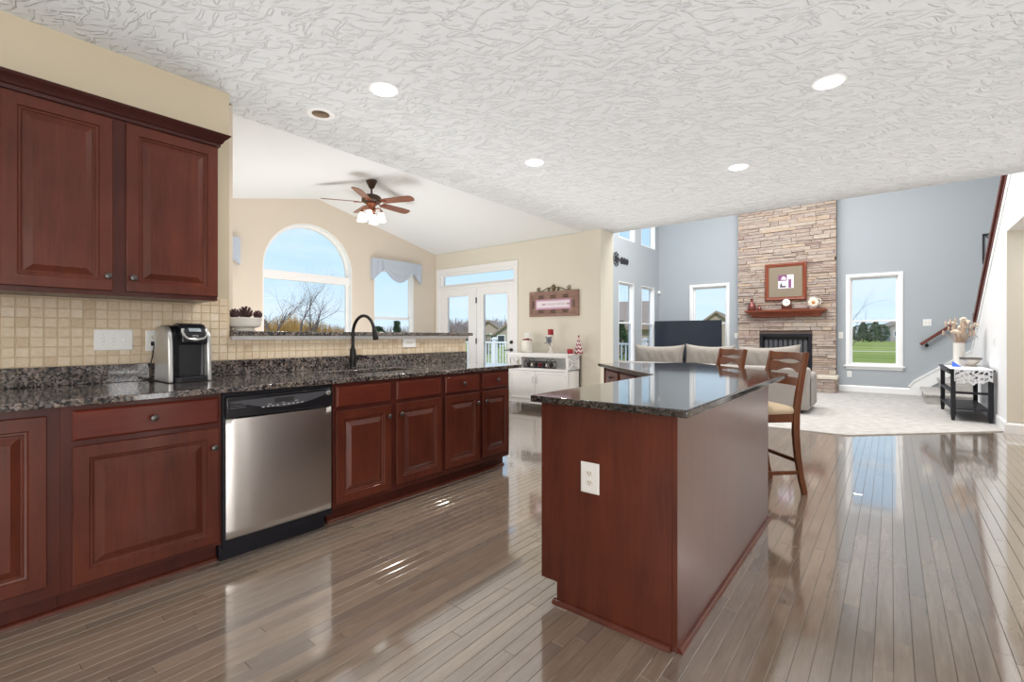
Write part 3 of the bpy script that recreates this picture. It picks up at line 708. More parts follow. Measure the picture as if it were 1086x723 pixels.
# upper cabinet
UX = -3.115
t = thing('upper_cabinet', 'two door cherry upper cabinet with crown molding on the beige wall', 'cabinet', (-3.28, .63, 1.384))
mb = MB(); mb.box(W+.003, UX, -.30, 1.085, 1.384, 2.315); mb.build('body', M['cherry_frame'], t, bevel=.002)
door_part(t, 'door', (UX, .208, 1.408), U, V, NX, .392, .878, DOORP, M['cherry'], (.370, .072))
door_part(t, 'door', (UX, .654, 1.408), U, V, NX, .428, .878, DOORP, M['cherry'], (.026, .072))
door_part(t, 'door', (UX, -.28, 1.408), U, V, NX, .45, .878, DOORP, M['cherry'], (.026, .072))
mb = MB()
cp_ = [(0, 2.296), (.012, 2.296), (.014, 2.312), (.022, 2.318), (.030, 2.335), (.046, 2.350), (.052, 2.356), (.056, 2.366), (0, 2.366)]
def crown(mb, x, y, prof):
    loops = []
    for p_ in ('a', 'b', 'c'):
        loops.append([((x+o_) if p_ != 'c' else W+.004, -.30 if p_ == 'a' else y+o_, z_) for o_, z_ in prof])
    mb.loft(loops, True, True, True, False)
crown(mb, UX, 1.085, cp_); mb.build('crown_molding', M['cherry_dark'], t, angle=25)

# switch and outlet plates
def plate(label, o, u, v, n_, wd, h, kind, cat='outlet', name='outlet', knobs=1, group=None):
    o, u, v, n_ = map(Vector, (o, u, v, n_)); c_ = o
    t = thing(name, label, cat, tuple(c_), 0, group)
    mb = MB(); mb.rings(c_-u*wd/2-v*h/2, u, v, n_, wd, h, [(0, 0), (0, .004), (.004, .007)]); mb.build('plate', M['white'], t)
    def bx(mb, cu, cv, a, b, z0, z1):
        p = [c_+u*(cu+sx*a)+v*(cv+sy*b)+n_*z for z in (z0, z1) for sx, sy in ((-1, -1), (1, -1), (1, 1), (-1, 1))]; mb.hexa(p)
    if kind == 'outlet':
        for s in (1, -1):
            mb = MB(); off = (lambda q: (0, q)) if h > wd else (lambda q: (q, 0)); cu, cv = off(.0195*s)
            pts = [(math.cos(R(a))*.0165, max(-.0125, min(.0125, math.sin(R(a))*.0175))) for a in range(0, 360, 15)]
            mb.loft([[c_+u*(cu+p_)+v*(cv+q_)+n_*z for p_, q_ in pts] for z in (.006, .009)], True, True, True, False); rc = mb.build('receptacle', M['pot'], t)
            mb = MB(); bx(mb, cu-.006, cv+.003, .0012, .004, .0088, .0094); bx(mb, cu+.006, cv+.003, .0012, .0035, .0088, .0094); bx(mb, cu, cv-.006, .002, .002, .0088, .0094); mb.build('slots', M['dark'], rc)
    elif kind == 'switch':
        for k in range(knobs):
            cu = (k-(knobs-1)/2)*.046
            mb = MB(); bx(mb, cu, 0, .0055, .0125, .0066, .0074); mb.build('toggle_slot', M['silver'], t); mb = MB(); bx(mb, cu, .004, .0038, .0045, .007, .018); mb.build('toggle', M['white'], t)
            
            for sv in (.030, -.030): mb = MB(); bx(mb, cu, sv, .002, .002, .0068, .0078); mb.build('screw', M['silver'], t)
    elif kind == 'rocker':
        for k in range(knobs):
            cu = (k-(knobs-1)/2)*.046; mb = MB(); bx(mb, cu, 0, .0165, .033, .006, .010); mb.build('rocker', M['pot'], t)
    return t
TX = W+.0105
plate('wide white three gang switch plate on the backsplash', (TX, .669, 1.155), U, V, NX, .172, .118, 'switch', 'switch', 'light_switch', 3)
plate('white outlet partly hidden behind the coffee maker', (TX, .852, 1.149), U, V, NX, .074, .122, 'outlet')
plate('sideways white outlet on the tile right of the faucet', (TX, 2.775, 1.115), U, V, NX, .145, .088, 'outlet')
# coffee maker
KX0, KX1, KY0, KY1, KZ = -3.40, -3.105, .842, 1.058, .9145
t = thing('coffee_maker', 'black and silver single cup coffee maker on the granite counter', 'coffee maker', (-3.25, .95, KZ))
def side_prof(f0, f1, z0, z1, r, lean=0.0):
    return [(f0, z0), (f1, z0), (f1-lean, z1-r)]+[(f1-lean-r+r*math.cos(R(a)), z1-r+r*math.sin(R(a))) for a in range(15, 91, 15)]+[(f0+r*.5, z1), (f0, z1-r*.5)]
mb = MB(); mb.prism(side_prof(KX0, KX1-.07, KZ, KZ+.325, .09), KY0+.024, KY1-.022, 'y'); mb.build('body', M['black'], t, bevel=.006)
mb = MB(); mb.prism(side_prof(KX0+.02, KX1-.012, KZ, KZ+.318, .085, .012), KY0, KY0+.026, 'y'); mb.build('side_panel', M['silver'], t, bevel=.008, seg=3)
mb = MB(); mb.prism(side_prof(KX0+.02, KX1-.012, KZ, KZ+.318, .085, .012), KY1-.024, KY1, 'y'); mb.build('side_panel', M['silver'], t, bevel=.008, seg=3)
mb = MB(); mb.prism([(KX1-.09, KZ+.21), (KX1-.02, KZ+.215), (KX1-.004, KZ+.225), (KX1-.004, KZ+.265), (KX1-.02, KZ+.30), (KX1-.05, KZ+.328), (KX1-.12, KZ+.338), (KX1-.17, KZ+.33)], KY0+.062, KY1-.026, 'y'); hd = mb.build('brew_head', M['black'], t, bevel=.006, seg=3)
yc = KY0+.128
mb = MB(); mb.tube([(KX1-.030+(.03 if k in (2, 3, 4, 5, 6) else .012), yc+q, KZ+z_) for k, (q, z_) in enumerate([(-.058, .305), (-.060, .285), (-.055, .262), (-.040, .247), (0, .240), (.040, .247), (.055, .262), (.060, .285), (.058, .305)])], .0075, 10); mb.build('handle', M['silver'], hd)
mb = MB(); o = Vector((KX1-.012, yc-.030, KZ+.283)); vv = Vector((-.032, 0, .030)).normalized(); nn_ = Vector((.03, 0, .032)).normalized()
mb.rings(o+nn_*.004, (0, 1, 0), vv, nn_, .060, .026, [(0, 0), (0, .005), (.002, .006)]); mb.build('display', M['screen'], hd)
mb = MB(); mb.tube([(KX1-.002, yc+.014*math.cos(R(a)), KZ+.262+.005*math.sin(R(a))) for a in range(0, 361, 30)], .0012, 6); mb.build('button', M['label'], hd)
mb = MB(); mb.prism([(KX0+.05, KZ+.02), (KX1-.03, KZ+.02), (KX1-.03, KZ+.26), (KX0+.05, KZ+.26)], KY0+.027, KY0+.058, 'y'); mb.build('water_tank', M['tank'], t, bevel=.006)
mb = MB(); mb.loft([rr(KX1-.13, KX1+.005, KY0+.03, KY1-.026, .03, KZ+z_) for z_ in (0, .022, .03)]); mb.build('drip_tray', M['black_matte'], t, bevel=.003)
mb = MB(); mb.tube([(TX+.010, .852, 1.131), (TX+.03, .852, 1.125), (-3.415, .848, 1.10), (-3.405, .842, 1.06), (-3.400, .832, 1.02), (-3.398, .838, .97), (-3.395, .862, .935)], .0033, 8); cd = mb.build('cord', M['black_matte'], t)
mb = MB(); mb.box(TX+.0095, TX+.034, .838, .866, 1.118, 1.144); mb.build('plug', M['black_matte'], cd, bevel=.004)
# planter on the ledge
px, py = -3.50, 1.385
t = thing('planter_bowl', 'cream footed bowl at the left end of the bar ledge', 'bowl', (px, py, 1.209))
mb = MB(); mb.lathe([(.070, 1.2095), (.072, 1.216), (.060, 1.226), (.066, 1.232), (.098, 1.243), (.106, 1.262), (.107, 1.292), (.109, 1.296), (.109, 1.303), (.101, 1.303), (.099, 1.285)], 36, (px, py, 0)); mb.build('bowl', M['pot'], t)
mb = MB(); mb.lathe([(.100, 1.285), (.05, 1.292), (.0, 1.294)], 24, (px, py, 0), 'z', False, False); mb.build('filler', M['cone'], t)
def pinecone(c, r):
    mb = MB(); c = Vector(c); mb.ball(c, r*.55, 10, 8, (1, 1, 1.1))
    for k in range(34):
        z = 1-2*(k+.5)/34; a = k*2.39996; q = math.sqrt(1-z*z)
        d_ = Vector((q*math.cos(a), q*math.sin(a), z)); s = d_.orthogonal().normalized(); b = d_.cross(s)
        p0 = c+d_*r*.55; p1 = c+d_*r*1.12+Vector((0, 0, r*.16)); wv = r*.20
        mb.hexa([p0-s*wv*.5-b*.002, p0+s*wv*.5-b*.002, p0+s*wv*.5+b*.004, p0-s*wv*.5+b*.004, p1-s*wv-b*.002, p1+s*wv-b*.002, p1+s*wv*.7+b*.005, p1-s*wv*.7+b*.005])
    return mb
for k, (dx_, dy_, r, lb) in enumerate([(.03, -.072, .030, 'dark pine cone against the wall end side of the cream bowl'), (.02, .002, .040, 'largest dark pine cone in the middle of the cream bowl'), (.03, .078, .027, 'dark pine cone at the window side of the cream bowl')]):
    solo(pinecone((px+dx_, py+dy_, 1.302+r*.75), r), 'pine_cone', M['cone'], lb, 'pine cone', 'pine cones in the cream bowl', angle=0)

# ------------------------------------------------------------------ island
t = thing('kitchen_island', 'cherry kitchen island base that bends at forty five degrees towards the windows', 'island', (-.95, 2.6, 0))
IB = [(-1.150, 1.747), (-.617, 1.747), (-.617, 3.40), (-1.7175, 4.5005), (-2.145, 4.073), (-1.233, 3.161)]
q = .082/math.sqrt(2)
kick = [(-1.150, 1.765), (-.635, 1.765), (-.635, 3.39), (-1.71, 4.465), (-2.06, 4.115), (-1.150, 3.205)]
boxy = [(-1.233, 1.765), (-.635, 1.765), (-.635, 3.39), (-1.715, 4.47), (-2.118, 4.067), (-1.233, 3.182)]
mb = MB(); mb.prism(kick, 0, .10); mb.prism(boxy, .10, .884); mb.build('body', M['cherry'], t)
mb = MB(); mb.prism([(-1.233, .092), (-1.233, .884), (-.635, .884), (-.635, 0), (-1.150, 0), (-1.150, .092)], 1.747, 1.765, 'y'); mb.build('end_panel', M['cherry'], t, bevel=.001)
mb = MB(); mb.prism([(-.635, 1.745), (-.617, 1.745), (-.617, 3.40), (-1.7175, 4.5005), (-1.7305, 4.4875), (-.635, 3.392)], 0, .884); mb.build('back_panel', M['cherry_panel'], t, bevel=.001)
mb = MB(); mb.prism([(-1.733, 4.487), (-1.7175, 4.5005), (-2.145, 4.073), (-2.118, 4.067)], .0, .884); mb.build('wing_end_panel', M['cherry'], t)
def qround(mb, a, b, n_, r=.019):
    a, b, n_ = Vector(a), Vector(b), Vector(n_); up = Vector((0, 0, 1))
    pr = [(0, 0)]+[(r*math.cos(R(k)), r*math.sin(R(k))) for k in range(0, 91, 15)]
    mb.loft([[p+n_*x+up*z for x, z in pr] for p in (a, b)], True, True, True)
mb = MB(); qround(mb, (-1.165, 1.747, 0), (-.640, 1.747, 0), (0, -1, 0)); mb.build('base_molding', M['cherry'], t)
mb = MB(); qround(mb, (-.617, 1.75, 0), (-.617, 3.40, 0), (1, 0, 0)); qround(mb, (-.617, 3.40, 0), (-1.7175, 4.5005, 0), (.7071, .7071, 0)); mb.build('base_molding', M['cherry'], t)
mb = MB(); mb.box(-.634, -.617, 1.744, 1.7475, .02, .884); mb.build('corner_strip', M['cherry'], t)
# fronts on the kitchen side
s2 = math.sqrt(.5)
for k in range(3):
    y1 = 3.12-.455*k; y0 = y1-.42
    door_part(t, 'drawer', (-1.233, y1, .735), (0, -1, 0), V, (-1, 0, 0), y1-y0, .125, DRAWP, M['cherry_h'], (.21, .062))
    door_part(t, 'door', (-1.233, y1, .125), (0, -1, 0), V, (-1, 0, 0), y1-y0, .58, DOORP, M['cherry'], (.03, .5))
dw = Vector((-s2, s2, 0)); nw = Vector((-s2, -s2, 0)); p0 = Vector((-1.233, 3.182, 0))
for k in range(3):
    st = p0+dw*(.06+.40*k); wd = .36
    e = st+dw*wd
    door_part(t, 'drawer', (e.x, e.y, .735), tuple(-dw), V, tuple(nw), wd, .125, DRAWP, M['cherry_h'], (.18, .062))
    door_part(t, 'door', (e.x, e.y, .125), tuple(-dw), V, tuple(nw), wd, .58, DOORP, M['cherry'], (.03, .5))
TOP = [(-1.255, 1.690), (-.562, 1.690), (-.562, 3.787), (-1.5225, 4.7475), (-2.205, 4.065), (-1.255, 3.115)]
mb = MB(); mb.prism(TOP, .884, .914)
solo(mb, 'island_countertop', M['granite_shaded'], 'glossy speckled granite top of the kitchen island, darkened for shade', 'countertop', bevel=.005)
plate('white duplex outlet on the end panel of the kitchen island', (-.983, 1.7465, .583), (1, 0, 0), V, (0, -1, 0), .086, .128, 'outlet')

# ------------------------------------------------------------------ bar stools
t = thing('bar_stool', 'wooden bar stool with beige seat at the near end of the island overhang', 'bar stool', (-.75, 4.12, 0), 0, 'bar stools behind the island')
# local frame: +y is the way the sitter faces, x across; the back is at -y
def stool_part(mb, name, m, par=t, **k):
    s = WM[par.name]; WM[par.name] = Matrix.Identity(4); o = mb.build(name, m, par, **k); WM[par.name] = s; return o
BW = .195
post = [(-.235, 0), (-.205, .12), (-.178, .28), (-.163, .45), (-.165, .60), (-.185, .74), (-.215, .90), (-.250, 1.055)]
for s in (-1, 1):
    mb = MB(); mb.sweep([(s*(BW+.0), y, z) for y, z in post], [.013, .0135, .014, .0145, .0145, .0145, .014, .013], [.019, .021, .023, .025, .025, .023, .020, .017], (0, 1, 0)); stool_part(mb, 'rear_leg', M['stool'], bevel=.004)
    mb = MB(); mb.sweep([(s*.19, .20, 0), (s*.185, .185, .3), (s*.183, .18, .575)], [.015, .017, .020], [.015, .017, .020], (0, 1, 0)); stool_part(mb, 'front_leg', M['stool'], bevel=.004)
def pb(z):
    for (a, za), (b, zb) in zip(post, post[1:]):
        if za <= z <= zb: return a+(b-a)*(z-za)/(zb-za)
def slat(z0, z1, cut, y_bow=.035, lens=None):
    """curved back slat; cut(u)->(lo,hi) height profile"""
    mb = MB(); nn = 16; A = []
    rows_ = []
    for i in range(nn+1):
        u = -1+2*i/nn; x = u*(BW-.008); lo, hi = cut(u)
        bow = -y_bow*(1-u*u)
        rows_.append([(x, pb(z)+bow+o_, z) for z, o_ in ((lo, .009), (hi, .009), (hi, -.009), (lo, -.009))])
    mb.loft(rows_, True, True, True)
    return mb
g = lambda u: max(0, 1-(u/.62)**2)
stool_part(slat(0, 0, lambda u: (.985+.012*g(u), 1.050)), 'back_slat', M['stool'], bevel=.003, angle=40)
stool_part(slat(0, 0, lambda u: (.900+.028*g(u), .978-.014*g(u))), 'back_slat', M['stool'], bevel=.003, angle=40)
stool_part(slat(0, 0, lambda u: (.800, .862)), 'back_slat', M['stool'], bevel=.003, angle=40)
mb = MB(); sp = lambda k_, z: [(k_*x, k_*y+.01, z) for x, y in [(-.20, -.17), (.20, -.17), (.215, 0), (.21, .14), (.17, .205), (0, .22), (-.17, .205), (-.21, .14), (-.215, 0)]]
mb.loft([sp(.97, .600), sp(1.0, .612), sp(1.0, .628), sp(.93, .648), sp(.7, .662), sp(.3, .668)]); stool_part(mb, 'seat', M['seat'], angle=60)
mb = MB()
for (a, b) in (((-.185, .185), (.185, .185)), ((-.188, -.160), (.188, -.160)), ((-.188, -.160), (-.185, .185)), ((.188, -.160), (.185, .185))): mb.sweep([(*a, .568), (*b, .568)], .012, .030)
stool_part(mb, 'apron', M['stool'], bevel=.003)
for a, b, z in (((-.188, .19), (.188, .19), .20), ((-.195, -.195), (-.188, .19), .165), ((.195, -.195), (.188, .19), .165), ((-.195, -.18), (.195, -.18), .25)):
    mb = MB(); mb.sweep([(*a, z), (*b, z)], .009, .014); stool_part(mb, 'stretcher', M['stool'], bevel=.003)
# place: the right rear foot of the nearer stool at (-.50, 4.09); it faces the island wing
FZ = R(135)
def stool_pos(foot):
    v = Matrix.Rotation(FZ, 3, 'Z') @ Vector((-BW, -.235, 0)); return (foot[0]-v.x, foot[1]-v.y, 0)
t.location = stool_pos((-.50, 4.09)); t.rotation_euler = (0, 0, FZ)
dup(t, stool_pos((-.50-.535, 4.09+.535)), FZ, 'wooden bar stool farther along the island overhang, only its top showing', 'bar stools behind the island')

# ------------------------------------------------------------------ ceiling fan
fx, fy, fz = -5.68, 3.92, ZR
t = thing('ceiling_fan', 'five blade bronze ceiling fan with four lit frosted shades under the vaulted ceiling', 'ceiling fan', (fx, fy, fz))
def lz(prof, dx=0, dy=0, n=28): return MB().lathe([(r, fz+z) for r, z in prof], n, (fx+dx, fy+dy, 0))
lz([(.075, -.004), (.078, -.02), (.070, -.035), (.045, -.09), (.032, -.115), (.02, -.125)]).build('canopy', M['bronze_fan'], t)
lz([(.013, -.12), (.013, -.20), (.022, -.205), (.022, -.215)]).build('downrod', M['bronze_fan'], t)
lz([(.03, -.205), (.09, -.215), (.125, -.235), (.135, -.26), (.135, -.30), (.115, -.318), (.06, -.325)]).build('motor_housing', M['bronze_fan'], t)
lz([(.075, -.325), (.075, -.345), (.055, -.36), (.048, -.40), (.06, -.42), (.05, -.445), (.02, -.46)]).build('light_hub', M['copper'], t)
bz = -.315
for k in range(5):
    a = R(72*k+236); d_ = Vector((math.cos(a), math.sin(a), 0)); s = Vector((-d_.y, d_.x, 0)); pit = R(-13)
    s3 = s*math.cos(pit)+Vector((0, 0, math.sin(pit))); nn_ = d_.cross(s3); o = Vector((fx, fy, fz+bz))
    mb = MB(); prof = [(.17, .052), (.22, .062), (.40, .068), (.55, .072), (.62, .070), (.655, .055), (.668, .02)]
    pts = [o+d_*r+s3*h for r, h in prof]+[o+d_*r-s3*h for r, h in prof[::-1]]
    mb.loft([[p-nn_*.004 for p in pts], [p+nn_*.004 for p in pts]], True, True, True, False); bl = mb.build('blade', M['bladewood'], t)
    mb = MB(); mb.sweep([o+d_*.09, o+d_*.15-nn_*.006, o+d_*.24-nn_*.007], [.018, .012, .03], .005); mb.build('blade_bracket', M['copper'], bl, bevel=.002)
for k in range(4):
    a = R(90*k+43); d_ = Vector((math.cos(a), math.sin(a), 0)); o = Vector((fx, fy, fz))
    mb = MB(); mb.tube([o+d_*.045+Vector((0, 0, -.405)), o+d_*.09+Vector((0, 0, -.395)), o+d_*.125+Vector((0, 0, -.405)), o+d_*.135+Vector((0, 0, -.43))], .009, 8)
    mb.lathe([(.02, fz-.43), (.025, fz-.45), (.025, fz-.465)], 16, (fx+d_.x*.135, fy+d_.y*.135, 0)); ar = mb.build('lamp_arm', M['copper'], t)
    mb = MB(); mb.lathe([(.028, fz-.455), (.036, fz-.47), (.045, fz-.50), (.052, fz-.54), (.060, fz-.565), (.068, fz-.58), (.063, fz-.578), (.048, fz-.54), (.03, fz-.47)], 24, (fx+d_.x*.135, fy+d_.y*.135, 0), 'z', True, False)
    mb.build('lamp_shade', M['lamp_shade'], ar)
# recessed ceiling lights
names = ['lit recessed ceiling light above the sink side of the kitchen, right of the unlit one', 'unlit recessed ceiling can with beige interior near the vault edge', 'lit recessed ceiling light nearest the cream wall end',
         'largest lit recessed ceiling light, above the island stools side of the room', 'lit recessed ceiling light closest to the fireplace']
names[0] = 'lit recessed ceiling light directly beside the unlit can'
names[3] = 'lit recessed ceiling light on the right above the open floor beside the island'
for k, ((x, y), lb) in enumerate(zip(LIGHTS, names)):
    lit = k != 1
    t = thing('recessed_light', lb, 'ceiling light', (x, y, ZC), 0, 'recessed lights in the kitchen ceiling')
    mb = MB(); mb.loft([[(x+r*math.cos(2*PI*i/36), y+r*math.sin(2*PI*i/36), z) for i in range(36)] for r, z in ((.062, ZC+.02), (.062, ZC-.003), (.068, ZC-.006), (.094, ZC-.004), (.097, ZC+.0005))], True, False, False); mb.build('trim_ring', M['trim'], t)
    if lit:
        mb = MB(); mb.lathe([(.076, ZC-.004), (.078, ZC-.007), (.06, ZC-.011), (.02, ZC-.013)], 32, (x, y, 0)); mb.build('lens', M['lamp_on'], t)
        d = bpy.data.lights.new('lamp', 'AREA'); d.shape = 'DISK'; d.size = .11; d.energy = 14; d.color = (1, .96, .90); d.spread = R(150)
        o = bpy.data.objects.new('lamp', d); C.objects.link(o); o.parent = t; o.location = (0, 0, -.016)
    else:
        mb = MB(); mb.lathe([(.0615, ZC+.0), (.0615, ZC+.10), (.045, ZC+.105), (.002, ZC+.105)], 32, (x, y, 0), 'z', False, False); mb.build('reflector', M['can'], t)
        mb = MB(); mb.lathe([(.012, ZC+.104), (.02, ZC+.085), (.040, ZC+.055), (.042, ZC+.046), (.028, ZC+.040)], 28, (x, y, 0)); mb.build('bulb', M['pot'], t)

# ------------------------------------------------------------------ sunroom: valances, sign, sideboard and its decor
def valance(y0, y1, label):
    t = thing('valance', label, 'valance', (XS, (y0+y1)/2, 2.16), 0, 'blue grey swag valances')
    yc = (y0+y1)/2; hw = (y1-y0)/2; zt = 2.545
    mb = MB(); mb.box(XS, XS+.085, y0, y1, zt-.03, zt); mb.build('board', M['valance'], t, bevel=.004)
    def sheet(rows, x):   # rows of points (y,z,depth)
        mb = MB(); A = [[mb.bm.verts.new((XS+x+d_, y, z)) for y, z, d_ in r] for r in rows]; B = [[mb.bm.verts.new((XS+x+d_-.004, y, z)) for y, z, d_ in r] for r in rows]
        for L, fl in ((A, 0), (B, 1)):
            for a_, b_ in zip(L, L[1:]):
                for i in range(len(a_)-1):
                    q_ = [a_[i], a_[i+1], b_[i+1], b_[i]]; mb._f(q_[::-1] if fl else q_, True)
        return mb
    nn = 26
    rows = []
    for j in range(13):
        v = j/12; r = []
        for i in range(nn+1):
            u = -1+2*i/nn; half = hw*.64
            bot = .13+.265*(1-u*u); z = zt-bot*v; r.append((yc+u*half, z, .02*math.sin(v*18+u*u*5)*.35*(v)+.018*(1-u*u)*v))
        rows.append(r)
    sheet(rows, .090).build('swag', M['valance'], t, angle=60, recalc=False)
    for s in (-1, 1):
        rows = []
        for j in range(9):
            v = j/8; r = []
            for i in range(13):
                u = i/12; y = yc+s*hw*(1-u*.56); L = .385-.27*u
                r.append((y, zt-L*v, .006*math.sin(u*14)))
            rows.append(r)
        sheet(rows, .080).build('jabot', M['valance'], t, angle=60, recalc=False)
        mb = MB(); q_ = yc+s*hw; mb.hexa([(XS+.003, q_-.003, zt-.36), (XS+.08, q_-.003, zt-.385), (XS+.08, q_+.003, zt-.385), (XS+.003, q_+.003, zt-.36), (XS+.003, q_-.003, zt), (XS+.08, q_-.003, zt), (XS+.08, q_+.003, zt), (XS+.003, q_+.003, zt)]); mb.build('return', M['valance'], t)
valance(4.90, 5.99, 'blue grey swag valance over the window beside the french doors')
valance(1.60, 2.74, 'blue grey swag valance at the wall end, only its side showing')

t = thing('wall_sign', 'weathered wooden sign with pink panel and scrolled metal crest on the cream wall', 'sign', (-4.285, YD, 1.495))
mb = MB(); framed(mb, 'y', YD-.03, YD-.002, -4.765, -3.805, 1.495, 1.905, .05); mb.build('frame', M['signwood'], t, bevel=.005)
mb = MB(); mb.box(-4.72, -3.85, YD-.02, YD-.004, 1.54, 1.86); mb.build('backboard', M['signwood'], t)
mb = MB(); mb.rings((-4.635, YD-.02, 1.61), (1, 0, 0), (0, 0, 1), (0, -1, 0), .69, .165, [(0, 0), (0, .006), (.018, .010), (.026, .007)]); mb.build('pink_border', M['pink'], t)
mb = MB(); mb.box(-4.607, -3.973, YD-.029, YD-.026, 1.638, 1.747); sg = mb.build('sign_face', M['signwhite'], t)
mb = MB(); x = -4.50
for wl in (.07, .16, .14, .06):     # faint illegible script across the panel
    mb.tube([(x+wl*k/14, YD-.0300, 1.692+.018*math.sin(k*1.9+x*40)) for k in range(15)], .0022, 5); x += wl+.035
mb.build('script', M['pink'], sg)
def curl(mb, o, sx, r, turns=1.4):
    pts = []
    for k in range(26):
        a = 2*PI*turns*k/25; rr_ = r*(1-.75*k/25); pts.append((o[0]+sx*(rr_*math.sin(a)), o[1], o[2]+r-rr_*math.cos(a)))
    mb.tube(pts, .006, 6)
mb = MB(); yq = YD-.016
for s in (-1, 1):
    cx = -4.285
    mb.tube([(cx+s*.05, yq, 1.96), (cx+s*.11, yq, 1.965), (cx+s*.17, yq, 1.94), (cx+s*.23, yq, 1.915), (cx+s*.29, yq, 1.91)], .007, 6)
    curl(mb, (cx+s*.29, yq, 1.91), s, .038); curl(mb, (cx+s*.10, yq, 1.908), -s, .026)
mb.lathe([(.0, 0)]*0 or [(.012, 1.905), (.030, 1.925), (.044, 1.955), (.036, 1.985), (.018, 2.005), (.005, 2.015)], 16, (-4.285, yq, 0)); mb.build('crest', M['gold'], t)
mb = MB()
for cx in (-4.52, -4.285, -4.05):
    for zz_ in (1.815, 1.575):
        for q_ in (-.035, 0, .035): mb.tube([(cx+q_+.016*math.cos(R(a)), YD-.023, zz_+.020*math.sin(R(a))) for a in range(30, 331, 30)], .004, 5)
for cx in (-4.68, -3.89):
    for q_ in (-.03, .03): mb.tube([(cx+.016*math.cos(R(a)), YD-.023, 1.692+q_+.024*math.sin(R(a))) for a in range(30, 331, 30)], .0045, 5)
mb.build('ornament', M['iron'], t)
plate('white switch plate between the french doors and the wooden sign', (-4.83, YD, 1.17), (1, 0, 0), V, (0, -1, 0), .115, .118, 'rocker', 'switch', 'light_switch', 2)

# white sideboard
SX0, SX1, SY0, SY1, ST = -4.93, -3.775, 6.03, 6.39, .905
t = thing('sideboard', 'white sideboard with crossed end panels and two doors under the wooden sign', 'sideboard', (-4.35, 6.2, 0))
mb = MB(); mb.box(SX0-.02, SX1+.02, SY0-.02, SY1+.005, ST-.03, ST); mb.build('top', M['white_furn'], t, bevel=.004)
mb = MB()
mb.box(SX0+.0, SX1-.0, SY0+.02, SY1, .10, .13); mb.box(SX0, SX1, SY1-.015, SY1, .10, ST-.03); mb.box(SX0, SX1, SY0+.01, SY1, .64, .665)
for x in (SX0+.24, ): mb.box(x, x+.02, SY0+.01, SY1, .13, ST-.03)
mb.box(SX0, SX0+.018, SY0+.02, SY1, .13, .66); mb.box(SX1-.018, SX1, SY0+.02, SY1, .13, .66)
for x in (SX0, SX1-.035):
    for y in (SY0, SY1-.035): mb.box(x, x+.035, y, y+.035, .10, ST-.03)
mb.box(SX0, SX1, SY0+.004, SY0+.02, .10, .16); mb.box(SX0, SX1, SY0+.002, SY0+.02, ST-.065, ST-.03); mb.box(SX0+.035, SX1-.035, SY0+.002, SY0+.02, .625, .665)
mb.build('body', M['white_furn'], t, bevel=.002)
for x in (SX0, SX1-.035):
    for y in (SY0, SY1-.035):
        mb = MB(); mb.sweep([(x+.0175, y+.0175, 0.0), (x+.0175, y+.0175, .10)], [.010, .0175], [.010, .0175], (0, 1, 0)); mb.build('leg', M['white_furn'], t)
def crossp(a, b, z0, z1, f_):
    mb = MB()
    for (p, q_) in (((a, z0), (b, z1)), ((a, z1), (b, z0))): mb.sweep([f_(*p), f_(*q_)], .007, .010, (0, 1, 0) if f_(0, 0)[1] != 0 and f_(1, 0)[0] == 1 else (1, 0, 0))
    return mb
crossp(SX0+.035, SX0+.24, .665, ST-.065, lambda u, z: (u, SY0+.012, z)).build('cross_panel', M['white_furn'], t)
mb = MB()
for za, zb in ((.665, ST-.065), (ST-.065, .665)): mb.sweep([(SX1-.012, SY0+.035, za), (SX1-.012, SY1-.035, zb)], .010, .007, (1, 0, 0))
mb.build('cross_panel', M['white_furn'], t)
cxm = -4.385
for a, b, hx in ((SX0+.04, cxm-.003, cxm-.035), (cxm+.003, SX1-.04, cxm+.035)):
    mb = MB(); mb.rings((a, SY0+.02, .165), (1, 0, 0), (0, 0, 1), (0, -1, 0), b-a, .455, [(0, 0), (0, .014), (.002, .016), (.035, .016), (.04, .009)]); dr = mb.build('door', M['white_furn'], t)
    mb = MB(); mb.tube([(hx, SY0+.004, .43), (hx, SY0-.02, .435), (hx, SY0-.02, .525), (hx, SY0+.004, .53)], .005, 8); mb.build('handle', M['silver'], dr)
    mb = MB()
    for z in (.22, .56): mb.box(a-.004 if hx < cxm else b-.004, a+.004 if hx < cxm else b+.004, SY0+.0, SY0+.008, z-.03, z+.03)
    mb.build('hinge', M['silver'], dr)
Z0 = ST+.0005
t = thing('utensil_crock', 'white crock of red berries at the switch end of the white sideboard', 'crock', (-4.665, 6.2, Z0))
mb = MB(); mb.lathe([(.085, Z0), (.092, Z0+.008), (.090, Z0+.19), (.094, Z0+.20), (.084, Z0+.20), (.080, Z0+.12)], 28, (-4.665, 6.2, 0)); mb.build('pot', M['pot'], t)
mb = MB()
for k in range(34):
    a = random.random()*6.28; r = math.sqrt(random.random())*.07; mb.ball((-4.665+r*math.cos(a), 6.2+r*math.sin(a), Z0+.190+.018*(1-(r/.07)**2)+random.random()*.015), .015, 8, 6)
mb.lathe([(.083, Z0+.17), (.0, Z0+.19)], 16, (-4.665, 6.2, 0), 'z', False, False)
mb.build('berries', M['red'], t)
t = thing('candle_holder', 'white pedestal candle holder tied with a grey ribbon bow on the sideboard', 'candle holder', (-4.20, 6.2, Z0))
mb = MB(); mb.lathe([(.060, Z0), (.062, Z0+.012), (.040, Z0+.025), (.022, Z0+.05), (.020, Z0+.08), (.032, Z0+.105), (.022, Z0+.13), (.020, Z0+.20), (.030, Z0+.235), (.050, Z0+.265), (.055, Z0+.285), (.048, Z0+.286)], 24, (-4.20, 6.2, 0)); mb.build('pedestal', M['pot'], t)
mb = MB()
